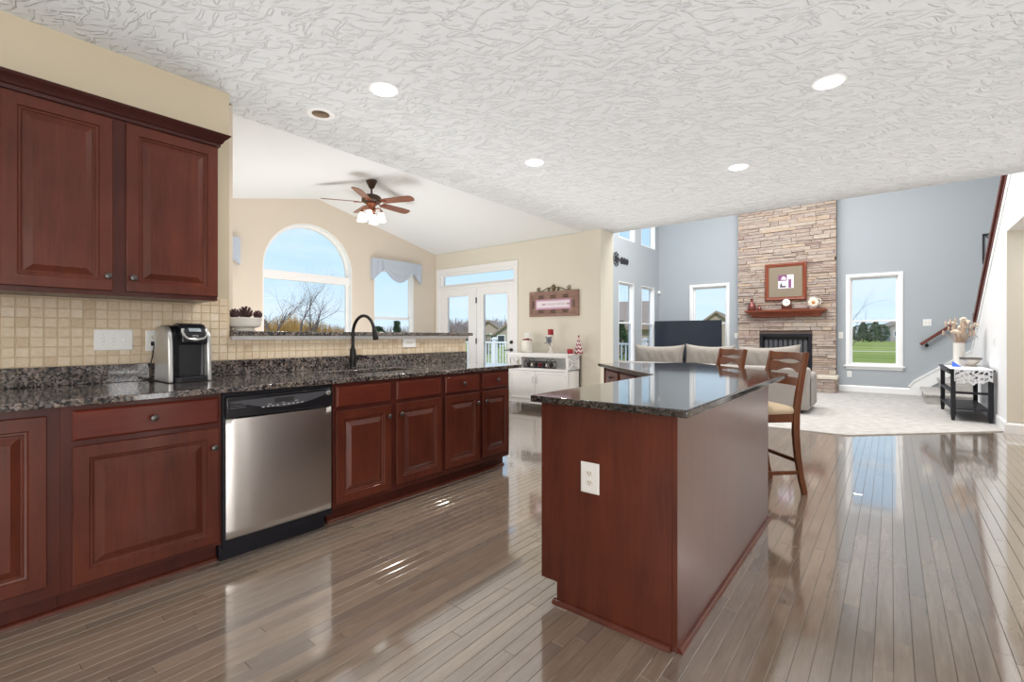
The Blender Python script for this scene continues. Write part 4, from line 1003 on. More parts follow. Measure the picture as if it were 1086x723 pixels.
for k in range(9):
    a = R(40*k+10); d_ = Vector((math.cos(a), -.35, math.sin(a))); c_ = Vector((-4.20, 6.168, Z0+.195)); L = .085 if k % 2 else .06
    n_ = Vector((-math.sin(a), 0, math.cos(a))); mb.loft([[c_+d_*q_+n_*w_*.5+Vector((0, -.012*math.sin(q_*30), 0)), c_+d_*q_-n_*w_*.5, c_+d_*q_-n_*w_*.5+Vector((0, .004, 0)), c_+d_*q_+n_*w_*.5+Vector((0, .004, 0))] for q_, w_ in ((0, .006), (L*.4, .018), (L*.8, .020), (L, .008))])
mb.build('bow', M['ribbon'], t)
mb = MB(); mb.lathe([(.044, Z0+.287), (.045, Z0+.29), (.045, Z0+.372), (.040, Z0+.376), (.02, Z0+.372)], 24, (-4.20, 6.2, 0)); mb.tube([(-4.20, 6.2, Z0+.37), (-4.20, 6.2, Z0+.385)], .002, 5)
solo(mb, 'pillar_candle', M['red'], 'red pillar candle standing on the white pedestal holder', 'candle')
mb = MB(); mb.lathe([(.044, Z0), (.046, Z0+.005), (.046, Z0+.066), (.042, Z0+.072), (.02, Z0+.066)], 24, (-3.795, 6.13, 0))
solo(mb, 'pillar_candle', M['red'], 'short red candle beside the striped cone tree on the sideboard', 'candle')
# striped cone tree
t = thing('cone_tree', 'red and white chevron striped cone tree on the end of the sideboard', 'ornament', (-3.725, 6.26, Z0))
m = mat('chevron_fabric', (.8, .8, .8, 1), .8); n = N(m); tcd = n.n('ShaderNodeTexCoord'); sx_ = n.n('ShaderNodeSeparateXYZ'); n.l(tcd.outputs['Object'], sx_.inputs[0])
at = n.n('ShaderNodeMath', operation='ARCTAN2'); n.l(sx_.outputs['Y'], at.inputs[0]); n.l(sx_.outputs['X'], at.inputs[1])
pp = n.n('ShaderNodeMath', operation='PINGPONG'); pp.inputs[1].default_value = .52; n.l(at.outputs[0], pp.inputs[0])
ml = n.n('ShaderNodeMath', operation='MULTIPLY_ADD'); ml.inputs[1].default_value = .06; n.l(pp.outputs[0], ml.inputs[0]); n.l(sx_.outputs['Z'], ml.inputs[2])
fr = n.n('ShaderNodeMath', operation='PINGPONG'); fr.inputs[1].default_value = .030; n.l(ml.outputs[0], fr.inputs[0])
gt = n.n('ShaderNodeMath', operation='GREATER_THAN'); gt.inputs[1].default_value = .016; n.l(fr.outputs[0], gt.inputs[0])
n.col(n.mix(gt.outputs[0], srgb(238, 228, 230), srgb(150, 42, 60)))
mb = MB(); mb.lathe([(.070, Z0), (.072, Z0+.006), (.006, Z0+.262)], 28, (-3.725, 6.26, 0)); mb.build('cone', m, t)
mb = MB(); mb.ball((-3.725, 6.26, Z0+.268), .014, 10, 8); mb.build('topper', M['red'], t)
# wire basket of pine cones in the open shelf
gz = .6655
t = thing('wire_basket', 'long scrolled wire basket in the open shelf of the white sideboard', 'basket', (-4.365, 6.14, gz))
mb = MB()
for y in (6.085, 6.20):
    for z in (gz+.006, gz+.10): mb.tube([(-4.65, y, z), (-4.08, y, z)], .004, 6)
    for k in range(6):
        cx = -4.60+.094*k; mb.tube([(cx+.042*math.cos(R(a)), y, gz+.053+.044*math.sin(R(a))) for a in range(0, 361, 24)], .0038, 6)
    for sx in (-4.57, -4.16): mb.tube([(sx+.045*math.cos(R(a)), y, gz+.10+.045*math.sin(R(a))) for a in range(0, 181, 18)], .0038, 6)
for x in (-4.65, -4.08):
    for z in (gz+.006, gz+.10): mb.tube([(x, 6.085, z), (x, 6.20, z)], .004, 6)
for k in range(8): mb.tube([(-4.64+.078*k, 6.085, gz+.006), (-4.64+.078*k, 6.20, gz+.006)], .003, 6)
mb.build('wire_frame', M['iron'], t)
for k in range(7):
    red = k in (1, 3, 5); c_ = (-4.585+.073*k, 6.142, gz+.046)
    mb = pinecone(c_, .034) if not red else MB().ball(c_, .034, 14, 10)
    solo(mb, 'pine_cone' if not red else 'bauble', M['cone'] if not red else (M['red'] if k == 3 else M['pot']), ('dark pine cone lying in the wire basket of the sideboard shelf' if not red else ('red bauble lying in the middle of the wire basket' if k == 3 else 'white bauble lying among the cones in the wire basket')), 'pine cone' if not red else 'bauble', 'pine cones in the wire basket' if not red else ('white baubles in the wire basket' if k != 3 else None), angle=0 if not red else 40)

# ------------------------------------------------------------------ living room: fireplace
FX0, FX1, FY = -2.82, -.905, 12.07
t = thing('fireplace', 'tall stacked stone fireplace with black firebox on the blue wall', 'fireplace', (-1.85, 12.1, 0))
FB = (-2.36, -1.335, .36, 1.225)
mb = MB(); us = [FX0, FX1, FB[0], FB[1]]; vs = [0.0, ZL, FB[2], FB[3]]
cells(mb, us, vs, [FB], lambda a, b, c_, d: mb.box(a, b, FY, YL, c_, d))
mb.mi = 1
z = .0
rs = random.Random(3)
while z < ZL-.02:
    h = rs.choice((.045, .055, .065, .08, .10)); h = min(h, ZL-z); x = FX0-rs.random()*.3
    while x < FX1:
        L = rs.choice((.18, .26, .34, .45, .6))*rs.uniform(.8, 1.2); a, b = max(x, FX0-.004), min(x+L, FX1+.004); x += L
        if b-a < .03: continue
        parts_ = [(z, z+h)] if rs.random() > .25 or h < .06 else [(z, z+h*.5), (z+h*.5, z+h)]
        for z0, z1 in parts_:
            spans = [(a, b)]
            if z1 > FB[2]-.001 and z0 < FB[3]+.001:
                if z0 < FB[3] < z1 and z0 > FB[3]-.02: z0 = FB[3]
                spans = [(p, q_) for p, q_ in ((a, min(b, FB[0])), (max(a, FB[1]), b)) if q_-p > .03]
                if z1-FB[3] > .02 and z0 < FB[3]: spans += []
            for p, q_ in spans:
                d_ = rs.uniform(.012, .045); g_ = .0025; c2 = .006; j = lambda: rs.uniform(-.004, .004)
                mb.loft([[(p+g_, FY, z0+g_), (q_-g_, FY, z0+g_), (q_-g_, FY, z1-g_), (p+g_, FY, z1-g_)],
                         [(p+g_, FY-d_+c2, z0+g_), (q_-g_, FY-d_+c2, z0+g_), (q_-g_, FY-d_+c2, z1-g_), (p+g_, FY-d_+c2, z1-g_)],
                         [(p+g_+c2, FY-d_+j(), z0+g_+c2), (q_-g_-c2, FY-d_+j(), z0+g_+c2), (q_-g_-c2, FY-d_+j(), z1-g_-c2), (p+g_+c2, FY-d_+j(), z1-g_-c2)]], True, False, True, False)
    z += h
mb.build('stone_facing', [M['stone_gap'], M['stone']], t, angle=0)
mb = MB(); framed(mb, 'y', FY-.04, FY+.02, FB[0], FB[1], FB[2], FB[3], .07, .05); fs = mb.build('firebox_surround', M['black_matte'], t, bevel=.004)
mb = MB(); mb.box(FB[0]+.05, FB[1]-.05, FY+.08, FY+.1, FB[2]+.03, FB[3]-.05); mb.build('firebox_back', M['dark'], t)
mb = MB()
for k in range(9):
    x = FB[0]+.13+.096*k; mb.prism([(x-.034, FB[2]+.12), (x+.034, FB[2]+.12), (x+.034, FB[3]-.16), (x, FB[3]-.125), (x-.034, FB[3]-.16)], FY+.02, FY+.03, 'y')
mb.build('grille', M['panel'], fs)
mb = MB(); mb.box(FX0+.02, -.88, 11.56, FY-.001, .0135, .29); mb.build('hearth_core', M['stone_gap'], t)
mb = MB()
rs = random.Random(5); z = .0135
while z < .285:
    h = min(rs.choice((.05, .065, .08)), .29-z); x = FX0+.02
    while x < -.88:
        L = rs.uniform(.16, .42); b = min(x+L, -.88)
        d_ = rs.uniform(.01, .03); mb.box(x+.003, b-.003, 11.56-d_, 11.57, z+.002, z+h-.003); x = b
    y = 11.56
    while y < FY-.02:
        L = rs.uniform(.14, .26); b = min(y+L, FY-.002); d_ = rs.uniform(.006, .025); mb.box(-.89, -.88+d_, y+.003, b-.003, z+.002, z+h-.003); y = b
    z += h
mb.build('hearth_stone', M['stone'], t, angle=0, bevel=.004)
mb = MB(); mb.box(FX0-.02, -.845, 11.51, FY-.03, .29, .352); mb.build('hearth_slab', M['hearth'], t, bevel=.008)
# mantel and what stands on it
mz = 1.755
t = thing('mantel_shelf', 'reddish wood mantel shelf on the stone fireplace', 'mantel', (-1.85, 11.95, 1.6))
mb = MB(); mp_ = [(0, 1.60), (.10, 1.60), (.115, 1.615), (.12, 1.64), (.15, 1.67), (.20, 1.70), (.225, 1.715), (.235, 1.725), (.235, mz), (0, mz)]
loops = []
for s, xx in ((-1, -2.40), (1, -1.29)):
    loops.append([(xx+s*o_, FY-.02-o_, z_) for o_, z_ in mp_])
loops = [[(-2.40-o_, FY-.02, z_) for o_, z_ in mp_]]+loops+[[(-1.29+o_, FY-.02, z_) for o_, z_ in mp_]]
mb.loft(loops, True, True, True, False); mb.build('shelf', M['mantel'], t, angle=25)
my = 11.93
t = thing('picture_frame', 'wood framed picture with grey mat and purple and white print above the mantel', 'picture', (-1.835, FY-.05, 1.94))
px0, px1, pz0, pz1 = -2.245, -1.43, 1.965, 2.80
mb = MB(); mb.rings((px0, FY-.045, pz0), (1, 0, 0), (0, 0, 1), (0, -1, 0), px1-px0, pz1-pz0, [(0, 0), (0, .02), (.015, .04), (.03, .045), (.05, .035), (.075, .03), (.085, .018)]); fr_ = mb.build('frame', M['mantel'], t)
yf = FY-.045-.0185
mb = MB(); mb.box(px0+.083, px1-.083, yf-.004, yf, pz0+.083, pz1-.083); mbd = mb.build('mat_board', M['matboard'], t)
ix, iz = -1.975, 2.235
mb = MB(); mb.box(ix, ix+.30, yf-.007, yf-.003, iz, iz+.30); pr_ = mb.build('print', mat('white_print', srgb(230, 226, 236), .6), t)
mb = MB(); mb.box(ix, ix+.17, yf-.0075, yf-.0065, iz+.17, iz+.30); mb.box(ix+.20, ix+.255, yf-.0075, yf-.0065, iz+.01, iz+.20); mb.build('purple_blocks', mat('purple_print', srgb(130, 72, 118), .6), pr_)
mb = MB(); mb.prism([(ix+.03, iz+.02), (ix+.15, iz+.02), (ix+.15, iz+.06), (ix+.08, iz+.06), (ix+.065, iz+.13), (ix+.04, iz+.10)], yf-.0075, yf-.0065, 'y'); mb.build('dark_shape', mat('grey_print', srgb(90, 80, 90), .6), pr_)
mb = MB(); mb.prism([(ix+.05, iz+.20), (ix+.16, iz+.19), (ix+.14, iz+.25), (ix+.09, iz+.27)], yf-.0082, yf-.0076, 'y'); mb.build('white_shape', M['signwhite'], pr_)
mb = MB(); vx = -2.50; mb.lathe([(.055, mz+.0005), (.085, mz+.02), (.092, mz+.07), (.075, mz+.13), (.035, mz+.185), (.022, mz+.22), (.026, mz+.245), (.040, mz+.27), (.034, mz+.272), (.016, mz+.24)], 24, (vx, my, 0))
solo(mb, 'vase', M['bronze_vase'], 'taller copper brown bottle vase at the end of the mantel', 'vase')
mb = MB(); mb.lathe([(.035, mz+.0005), (.052, mz+.015), (.050, mz+.05), (.025, mz+.085), (.016, mz+.105), (.024, mz+.125), (.012, mz+.122)], 20, (-2.345, my+.01, 0))
solo(mb, 'vase', M['bronze_vase'], 'small copper brown bottle vase beside the taller one on the mantel', 'vase')
t = thing('mantel_clock', 'small wooden mantel clock with round white dial', 'clock', (-1.80, my, mz))
mb = MB(); mb.box(-1.92, -1.68, my-.05, my+.06, mz+.0005, mz+.02); mb.box(-1.895, -1.705, my-.04, my+.05, mz+.02, mz+.15); mb.prism([(-1.80+.085*math.cos(R(a)), mz+.155+.085*math.sin(R(a))) for a in range(0, 360, 12)], my-.04, my+.05, 'y'); mb.build('case', M['cherry'], t, bevel=.004)
mb = MB(); mb.lathe([(.078, my-.041), (.078, my-.050), (.072, my-.052)], 28, (-1.80, 0, mz+.155), 'y'); dl_ = mb.build('dial', M['pot'], t)
mb = MB(); mb.sweep([(-1.80, my-.054, mz+.155), (-1.80, my-.054, mz+.20)], .003, .001, (0, 1, 0)); mb.sweep([(-1.80, my-.054, mz+.155), (-1.765, my-.054, mz+.165)], .003, .001, (0, 1, 0))
for k in range(12): mb.box(-1.80+.062*math.cos(R(30*k))-.003, -1.80+.062*math.cos(R(30*k))+.003, my-.0535, my-.0525, mz+.155+.062*math.sin(R(30*k))-.003, mz+.155+.062*math.sin(R(30*k))+.003)
mb.build('hands', M['dark'], dl_)
t = thing('pitcher', 'white flower shaped pitcher near the right end of the mantel', 'pitcher', (-1.30, my, mz))
mb = MB(); mb.lathe([(.055, mz+.0005), (.070, mz+.03), (.105, mz+.10), (.110, mz+.15), (.080, mz+.20), (.062, mz+.235), (.085, mz+.27), (.075, mz+.272), (.052, mz+.23)], 24, (-1.30, my, 0)); mb.build('body', M['pot'], t)
mb = MB()
for k in range(8):
    a = R(45*k); c_ = Vector((-1.285+.055*math.cos(a), my-.105, mz+.135+.055*math.sin(a))); mb.ball(c_, .042, 10, 8, (1, .35, 1))
mb.build('petals', M['dried_w'], t)
mb = MB(); mb.ball((-1.285, my-.122, mz+.135), .032, 12, 8, (1, .5, 1)); mb.build('flower_center', mat('amber_flower_center', srgb(196, 130, 70), .7), t)
mb = MB(); mb.tube([(-1.20, my, mz+.09), (-1.165, my, mz+.12), (-1.165, my, mz+.19), (-1.225, my, mz+.225)], .010, 8); mb.build('handle', M['pot'], t)

# television on a low console
t = thing('media_console', 'low dark media console under the television', 'console', (-3.95, 11.85, 0))
mb = MB(); mb.box(-4.72, -3.20, 11.60, 12.10, .06, .60); mb.build('body', M['black_matte'], t, bevel=.006)
for x in (-4.68, -3.28):
    for y in (11.62, 12.03): mb = MB(); mb.box(x, x+.05, y, y+.05, .012, .06); mb.build('leg', M['black_matte'], t)
t = thing('television', 'large flat black television in the corner beside the fireplace', 'television', (-3.97, 11.85, .60))
mb = MB(); mb.box(-4.775, -3.13, 11.82, 11.86, .645, 1.555); mb.build('bezel', M['black_matte'], t, bevel=.006)
mb = MB(); mb.box(-4.765, -3.14, 11.815, 11.821, .66, 1.546); mb.build('screen', mat('tv_screen', (.020, .024, .036, 1), .12, spec=.6), t)
for x in (-4.45, -3.45): mb = MB(); mb.prism([(11.74, .6005), (11.96, .6005), (11.96, .612), (11.85, .66), (11.83, .66), (11.74, .612)], x-.02, x+.02, 'x'); mb.build('stand', M['black_matte'], t)

# sofa and cushions
t = thing('sofa', 'taupe fabric sofa seen from behind, facing the fireplace', 'sofa', (-2.42, 8.65, 0))
mb = MB(); mb.box(-4.12, -.94, 8.20, 8.42, .06, .70); mb.build('backrest', M['fabric'], t, bevel=.05, seg=4)
mb = MB(); mb.box(-4.08, -.98, 8.40, 9.15, .06, .30); mb.build('base', M['fabric'], t, bevel=.02)
for x in (-4.12, -1.09): mb = MB(); mb.box(x, x+.15, 8.22, 9.15, .06, .60); mb.build('arm', M['fabric'], t, bevel=.06, seg=4)
for k in range(3): x = -3.965+.957*k; mb = MB(); mb.box(x, x+.952, 8.42, 9.18, .30, .46); mb.build('seat_cushion', M['fabric'], t, bevel=.045, seg=4)
for x in (-4.04, -1.06):
    for y in (8.27, 9.05): mb = MB(); mb.lathe([(.02, .012), (.028, .06)], 12, (x, y, 0)); mb.build('leg', M['dark'], t)
def pillow(x0, x1, y, zb, h, th, lean, rot, label, group=None):
    mb = MB(); wv = x1-x0; nu, nv = 28, 18; cx = (x0+x1)/2; F_, B_ = [], []
    rs = random.Random(int(x0*100))
    for j in range(nv+1):
        v = -1+2*j/nv; rf, rb = [], []
        for i in range(nu+1):
            u = -1+2*i/nu; pin = 1-.10*(1-abs(v)**2)*0-.07*(1-u*u)*0
            xx = u*wv/2*(1-.06*(1-v*v)); zz = v*h/2*(1-.17*(1-u*u)) if v > 0 else v*h/2*(1-.05*(1-u*u))
            d_ = th/2*((1-u**4)*(1-v**4))**.55+.007*math.sin(u*17+v*5+2*math.sin(u*4))*(1-u*u)*(1-v*v)
            rf.append((xx, -d_, zz)); rb.append((xx, d_, zz))
        F_.append(rf); B_.append(rb)
    Mx = Matrix.Translation((cx, y, zb+h/2)) @ Matrix.Rotation(rot, 4, 'Y') @ Matrix.Rotation(lean, 4, 'X')
    for L, fl in ((F_, 0), (B_, 1)):
        A = [[mb.bm.verts.new(Mx @ Vector(p)) for p in r] for r in L]
        for a_, b_ in zip(A, A[1:]):
            for i in range(nu): q_ = [a_[i], a_[i+1], b_[i+1], b_[i]]; mb._f(q_ if not fl else q_[::-1], True)
    bmesh.ops.remove_doubles(mb.bm, verts=mb.bm.verts, dist=1e-4)
    return solo(mb, 'cushion', M['pillow'], label, 'cushion', group, angle=60)
G_ = 'taupe cushions along the sofa back'
pillow(-3.90, -2.93, 8.64, .462, .56, .20, R(-8), 0, 'taupe cushion at the window end of the sofa', G_)
pillow(-2.92, -2.07, 8.64, .472, .56, .20, R(-8), R(1), 'taupe cushion on the sofa in front of the television', G_)
pillow(-2.22, -1.72, 8.86, .462, .52, .18, R(-8), R(0), 'small taupe cushion tucked behind the others on the sofa', G_)
pillow(-2.02, -1.10, 8.63, .487, .54, .20, R(-8), R(-2.5), 'taupe cushion on the sofa in front of the fireplace', G_)

# wall plates and bits on the blue walls
plate('white switch plate left of the fireplace, beside the television', (-2.895, YL, 1.178), (1, 0, 0), V, (0, -1, 0), .08, .125, 'rocker', 'switch', 'light_switch')
plate('white switch plate between the fireplace and the window', (-.835, YL, 1.19), (1, 0, 0), V, (0, -1, 0), .08, .14, 'rocker', 'switch', 'light_switch')
plate('white outlet on the blue wall below the window sill', (-.685, YL, .37), (1, 0, 0), V, (0, -1, 0), .08, .125, 'outlet')
plate('white double switch plate above the short handrail', (.548, YL, 1.435), (1, 0, 0), V, (0, -1, 0), .125, .13, 'rocker', 'switch', 'light_switch', 2)
plate('white double switch plate on the stair wall above the dark table', (XW, 9.05, 1.10), (0, -1, 0), V, (-1, 0, 0), .16, .12, 'rocker', 'switch', 'light_switch', 2)
mb = MB(); mb.lathe([(.045, 0), (.048, .02), (.030, .05), (.012, .062)], 18, (0, 0, 0), 'z'); mb.bm.transform(Matrix.Translation((-4.795, 12.185, 2.32)) @ Matrix.Rotation(R(90), 4, 'X') @ Matrix.Rotation(R(0), 4, 'Z'))
solo(mb, 'motion_sensor', M['white'], 'small white motion sensor in the corner above the television', 'sensor')
# wrought iron wall decor
t = thing('wall_decor', 'black wrought iron scroll decor under the upper windows', 'wall decor', (-4.80, 9.95, 2.9))
mb = MB(); xq = -4.80; cy, cz = 9.70, 2.90
for k in range(8):
    a = R(45*k); o = (cy+.105*math.cos(a), cz+.115*math.sin(a)); mb.tube([(xq, o[0]+.045*math.cos(R(b)), o[1]+.045*math.sin(R(b))) for b in range(0, 361, 40)], .009, 6)
mb.tube([(xq, cy+.06*math.cos(R(b)), cz+.06*math.sin(R(b))) for b in range(0, 361, 30)], .016, 6); mb.ball((xq, cy, cz), .03, 10, 8, (.5, 1, 1)); mb.build('medallion', M['iron'], t)
mb = MB()
for k in range(3):
    y = 9.98+.14*k; r = .065-.004*k; mb.tube([(xq, y+r*math.cos(R(b)), cz+.01*0+r*1.1*math.sin(R(b))) for b in range(0, 361, 30)], .012, 6); mb.tube([(xq, y-.03, cz-.05), (xq, y+.03, cz+.05)], .012, 6); mb.tube([(xq, y-.03, cz+.05), (xq, y+.03, cz-.05)], .012, 6)
mb.tube([(xq, cy+.1, cz), (xq, 10.3, cz)], .010, 6); mb.build('scroll', M['iron'], t)
t = thing('wall_art', 'black metal scrollwork panel on the blue wall beside the stair rail', 'wall decor', (1.36, YL-.015, 2.8))
mb = MB(); framed(mb, 'y', YL-.025, YL-.002, 1.31, 1.60, 2.50, 3.05, .025); mb.build('frame', M['iron'], t)
mb = MB()
for k in range(4): curl(mb, (1.455, YL-.014, 2.535+.12*k), 1 if k % 2 else -1, .055, 1.6)
mb.tube([(1.345, YL-.014, 2.52), (1.50, YL-.014, 2.80), (1.345, YL-.014, 3.03)], .008, 6); mb.build('scroll', M['iron'], t)
# handrails
t = thing('handrail', 'short reddish wood handrail sloping up the blue wall', 'handrail', (.69, YL-.07, 1.2))
mb = MB(); mb.sweep([(.445, YL-.075, 1.005), (.945, YL-.075, 1.428)], .022, .028); mb.build('rail', M['rail'], t, bevel=.008, seg=3)
for x, z in ((.54, 1.06), (.90, 1.365)): mb = MB(); mb.tube([(x, YL, z-.07), (x, YL-.05, z-.075), (x, YL-.072, z-.02)], .010, 8); mb.lathe([(.03, YL-.008), (.03, YL)], 14, (x, 0, z-.07), 'y'); mb.build('bracket', M['iron'], t)
t = thing('stair_railing', 'dark red wooden stair railing rising above the sloped white wall', 'railing', (XW+.07, 9.4, 2.2))
mb = MB(); rx = XW+.012; mb.sweep([(rx, 10.90, zs(10.90)+.235), (rx, 7.97, zs(7.97)+.235), (rx, 7.0, zs(7.97)+.235)], .042, .036); mb.build('rail', M['rail'], t, bevel=.01, seg=3)
mb = MB(); mb.sweep([(rx, 10.90, zs(10.90)+.045), (rx, 7.97, zs(7.97)+.045)], .028, .012); mb.build('shoe_rail', M['rail'], t)
mb = MB(); mb.box(rx-.042, rx+.042, 10.88, 10.965, zs(10.88)-.0, zs(10.88)+.30); mb.build('newel', M['rail'], t, bevel=.006)
y = 10.80
while y > 7.99:
    mb = MB(); z0 = zs(y)+.05; mb.lathe([(.018, z0), (.018, z0+.05), (.024, z0+.06), (.018, z0+.10), (.018, z0+.17)], 8, (rx, y, 0)); mb.build('baluster', M['rail'], t); y -= .115

# dark console table and what stands on it
TZ = .722
t = thing('console_table', 'narrow black console table with two shelves against the white stair wall', 'table', (.83, 9.5, 0))
mb = MB(); mb.prism([(.60, 8.80), (1.072, 8.80), (1.072, 10.24), (.60, 10.24)], TZ-.022, TZ); mb.build('tabletop', M['black_matte'], t, bevel=.004)
for x, y in ((.668, 8.90), (1.035, 8.88), (.640, 10.13), (1.015, 10.16)):
    mb = MB(); mb.sweep([(x, y, .012 if y > 8.35 else 0), (x, y, .10), (x, y, TZ-.022)], [.017, .026, .026], [.017, .026, .026], (0, 1, 0)); mb.build('leg', M['black_matte'], t, bevel=.003)
mb = MB(); mb.prism([(.645, 8.89), (1.03, 8.87), (1.02, 10.15), (.62, 10.13)], .165, .183); mb.build('shelf', M['black_matte'], t)
mb = MB(); mb.prism([(.645, 8.89), (.70, 8.89), (.68, 10.13), (.62, 10.13)], .385, .415); mb.prism([(.645, 8.88), (1.03, 8.86), (1.03, 8.90), (.645, 8.92)], .385, .415); mb.build('stretcher', M['black_matte'], t)
mb = MB(); mb.prism([(.645, 8.89), (1.04, 8.87), (1.04, 8.89), (.645, 8.91)], TZ-.07, TZ-.022); mb.prism([(.630, 8.91), (.648, 8.91), (.628, 10.12), (.610, 10.12)], TZ-.07, TZ-.022); mb.build('apron', M['black_matte'], t)
# lace runner hanging over the near end
mb = MB(); zt = TZ+.0015
mb.box(.635, 1.05, 8.795, 9.95, zt, zt+.003)
rs = random.Random(11); nu, nv = 46, 26
for i in range(nu):
    for j in range(nv):
        u0, u1 = i/nu, (i+1)/nu; x0, x1 = .672+(.375)*u0, .672+.375*u1; um = (u0+u1)/2
        bot = .215-.028*abs(math.sin(um*PI*4))-.05*abs(um-.5)*2; z1 = zt-bot*j/nv; z0 = zt-bot*(j+1)/nv
        edge = j < 2 or j > nv-3 or i in (0, nu-1)
        fl = math.sin(u0*25)*math.cos(j*.55+math.sin(u0*9)*2)
        if not edge and (fl > .30 and rs.random() < .85 or rs.random() < .10): continue
        yy = 8.790-.006*math.sin(um*30)*j/nv
        mb.box(x0, x1, yy, yy+.003, z0, z1)
solo(mb, 'table_runner', M['doily'], 'white lace runner hanging over the near end of the black console table', 'runner', angle=0)
zt = TZ+.005
t = thing('flower_vase', 'white cylinder vase of dried flowers on the black console table', 'vase', (.80, 9.78, zt))
mb = MB(); mb.lathe([(.062, zt), (.066, zt+.005), (.066, zt+.345), (.061, zt+.345), (.059, zt+.2)], 28, (.80, 9.78, 0)); mb.build('vase', M['pot'], t)
rs = random.Random(4); mb = MB(); lf = MB()
for k in range(34):
    a = rs.random()*6.28; sp_ = rs.uniform(.03, .145); h = rs.uniform(.12, .34)*(1.1-sp_); p0 = Vector((.80+.035*math.cos(a), 9.78+.035*math.sin(a), zt+.30)); p2 = p0+Vector((sp_*math.cos(a), sp_*math.sin(a), .06+h)); p1 = (p0+p2)/2+Vector((0, 0, .04))
    mb.tube([p0, p1, p2], .004, 5)
    if k % 3 == 0:
        
        fl = MB()
        for q_ in range(6): b = rs.random()*6.28; fl.ball(p2+Vector((.018*math.cos(b), .018*math.sin(b), rs.uniform(-.01, .02))), rs.uniform(.018, .030), 8, 6, (1, 1, .6))
        fl.build('bloom', M['dried_w'], t)
    else: lf.ball(p2, .020, 8, 6, (.7, .7, 2.2))
mb.build('stems', M['dried'], t); lf.build('seed_heads', M['dried'], t)
mb = MB(); s_ = random.Random(9)
for k in range(18):
    b = s_.random()*6.28; p0 = Vector((.86, 9.78, zt+.32)); p2 = p0+Vector((.04+s_.random()*.10, s_.uniform(-.10, .10), .08+s_.random()*.26)); mb.tube([p0, (p0+p2)/2+Vector((.02, 0, .02)), p2], .0025, 4)
    for q_ in range(3): mb.ball(p2+Vector((s_.uniform(-.03, .03), s_.uniform(-.03, .03), s_.uniform(-.03, .02))), .007, 6, 4)
mb.build('dried_sprays', mat('grey_dried_sprays', srgb(170, 166, 170), .9), t)
t = thing('footed_bowl', 'silver footed bowl in front of the white vase on the console table', 'bowl', (.905, 9.55, zt))
mb = MB(); mb.lathe([(.075, zt), (.078, zt+.008), (.045, zt+.02), (.06, zt+.035), (.098, zt+.075), (.114, zt+.115), (.108, zt+.115), (.09, zt+.075), (.04, zt+.04)], 32, (.905, 9.55, 0)); mb.build('bowl', mat('tarnished_silver', srgb(206, 198, 184), .35, .35), t)
mb = MB(); mb.lathe([(.112, zt+.105), (.120, zt+.110), (.120, zt+.132), (.115, zt+.136), (.110, zt+.13), (.108, zt+.112)], 32, (.905, 9.55, 0)); mb.build('band', mat('dark_silver_band', srgb(110, 104, 98), .5, .5), t)
mb = MB(); pts = []
mb.loft([[(.70, 9.40, zt), (.80, 9.36, zt), (.80, 9.50, zt), (.70, 9.52, zt)], [(.705, 9.41, zt+.05), (.76, 9.40, zt+.03), (.76, 9.47, zt+.03), (.705, 9.50, zt+.06)], [(.71, 9.42, zt+.085), (.725, 9.43, zt+.06), (.725, 9.46, zt+.06), (.71, 9.47, zt+.08)]])
solo(mb, 'folded_cloth', M['blue_cloth'], 'small crumpled blue cloth at the foot of the white vase', 'cloth', bevel=.006)

# ------------------------------------------------------------------ outdoors
mb = MB(); mb.box(-260, 260, -60, 420, -.62, -.42); struct(mb, 'ground_lawn', M['lawn'], 'mown lawn around the house')
mb = MB(); mb.box(-60, 60, 60, 61.4, -.42, -.40); struct(mb, 'ground_walkway', M['walkway'], 'pale concrete walkway crossing the lawn')
mb = MB()
for k in range(36): mb.box(-12.2, -4.99, 6.60+.15*k, 6.60+.15*k+.142, -.16, -.12)
mb.box(-12.2, -4.99, 6.58, 12.02, -.40, -.165)
struct(mb, 'deck', mat('grey_deck_boards', srgb(186, 178, 170), .8), 'wooden deck outside the french doors')
t = thing('deck_railing', 'white deck railing with dark balusters outside the french doors', 'railing', (-8.6, 12, -.12)); wf = M['trim']
mb = MB(); mb.box(-12.2, -4.99, 11.95, 12.02, .93, .985); mb.build('top_rail', wf, t, bevel=.006)
mb = MB(); mb.box(-12.2, -4.99, 11.965, 12.005, .0, .05); mb.build('bottom_rail', wf, t)
k = 0; x = -12.15
while x < -5.0:
    mb = MB(); mb.box(x-.06, x+.06, 11.925, 12.045, -.12, 1.05); po = mb.build('post', wf, t)
    mb = MB(); mb.prism([(x-.085, 1.05), (x+.085, 1.05), (x+.085, 1.075), (x, 1.13), (x-.085, 1.075)], 11.90, 12.07, 'y'); mb.build('post_cap', wf, po)
    x += 1.765
x = -12.02
while x < -5.05:
    mb = MB(); mb.box(x-.016, x+.016, 11.97, 12.0, .05, .93); mb.build('baluster', wf, t); x += .125

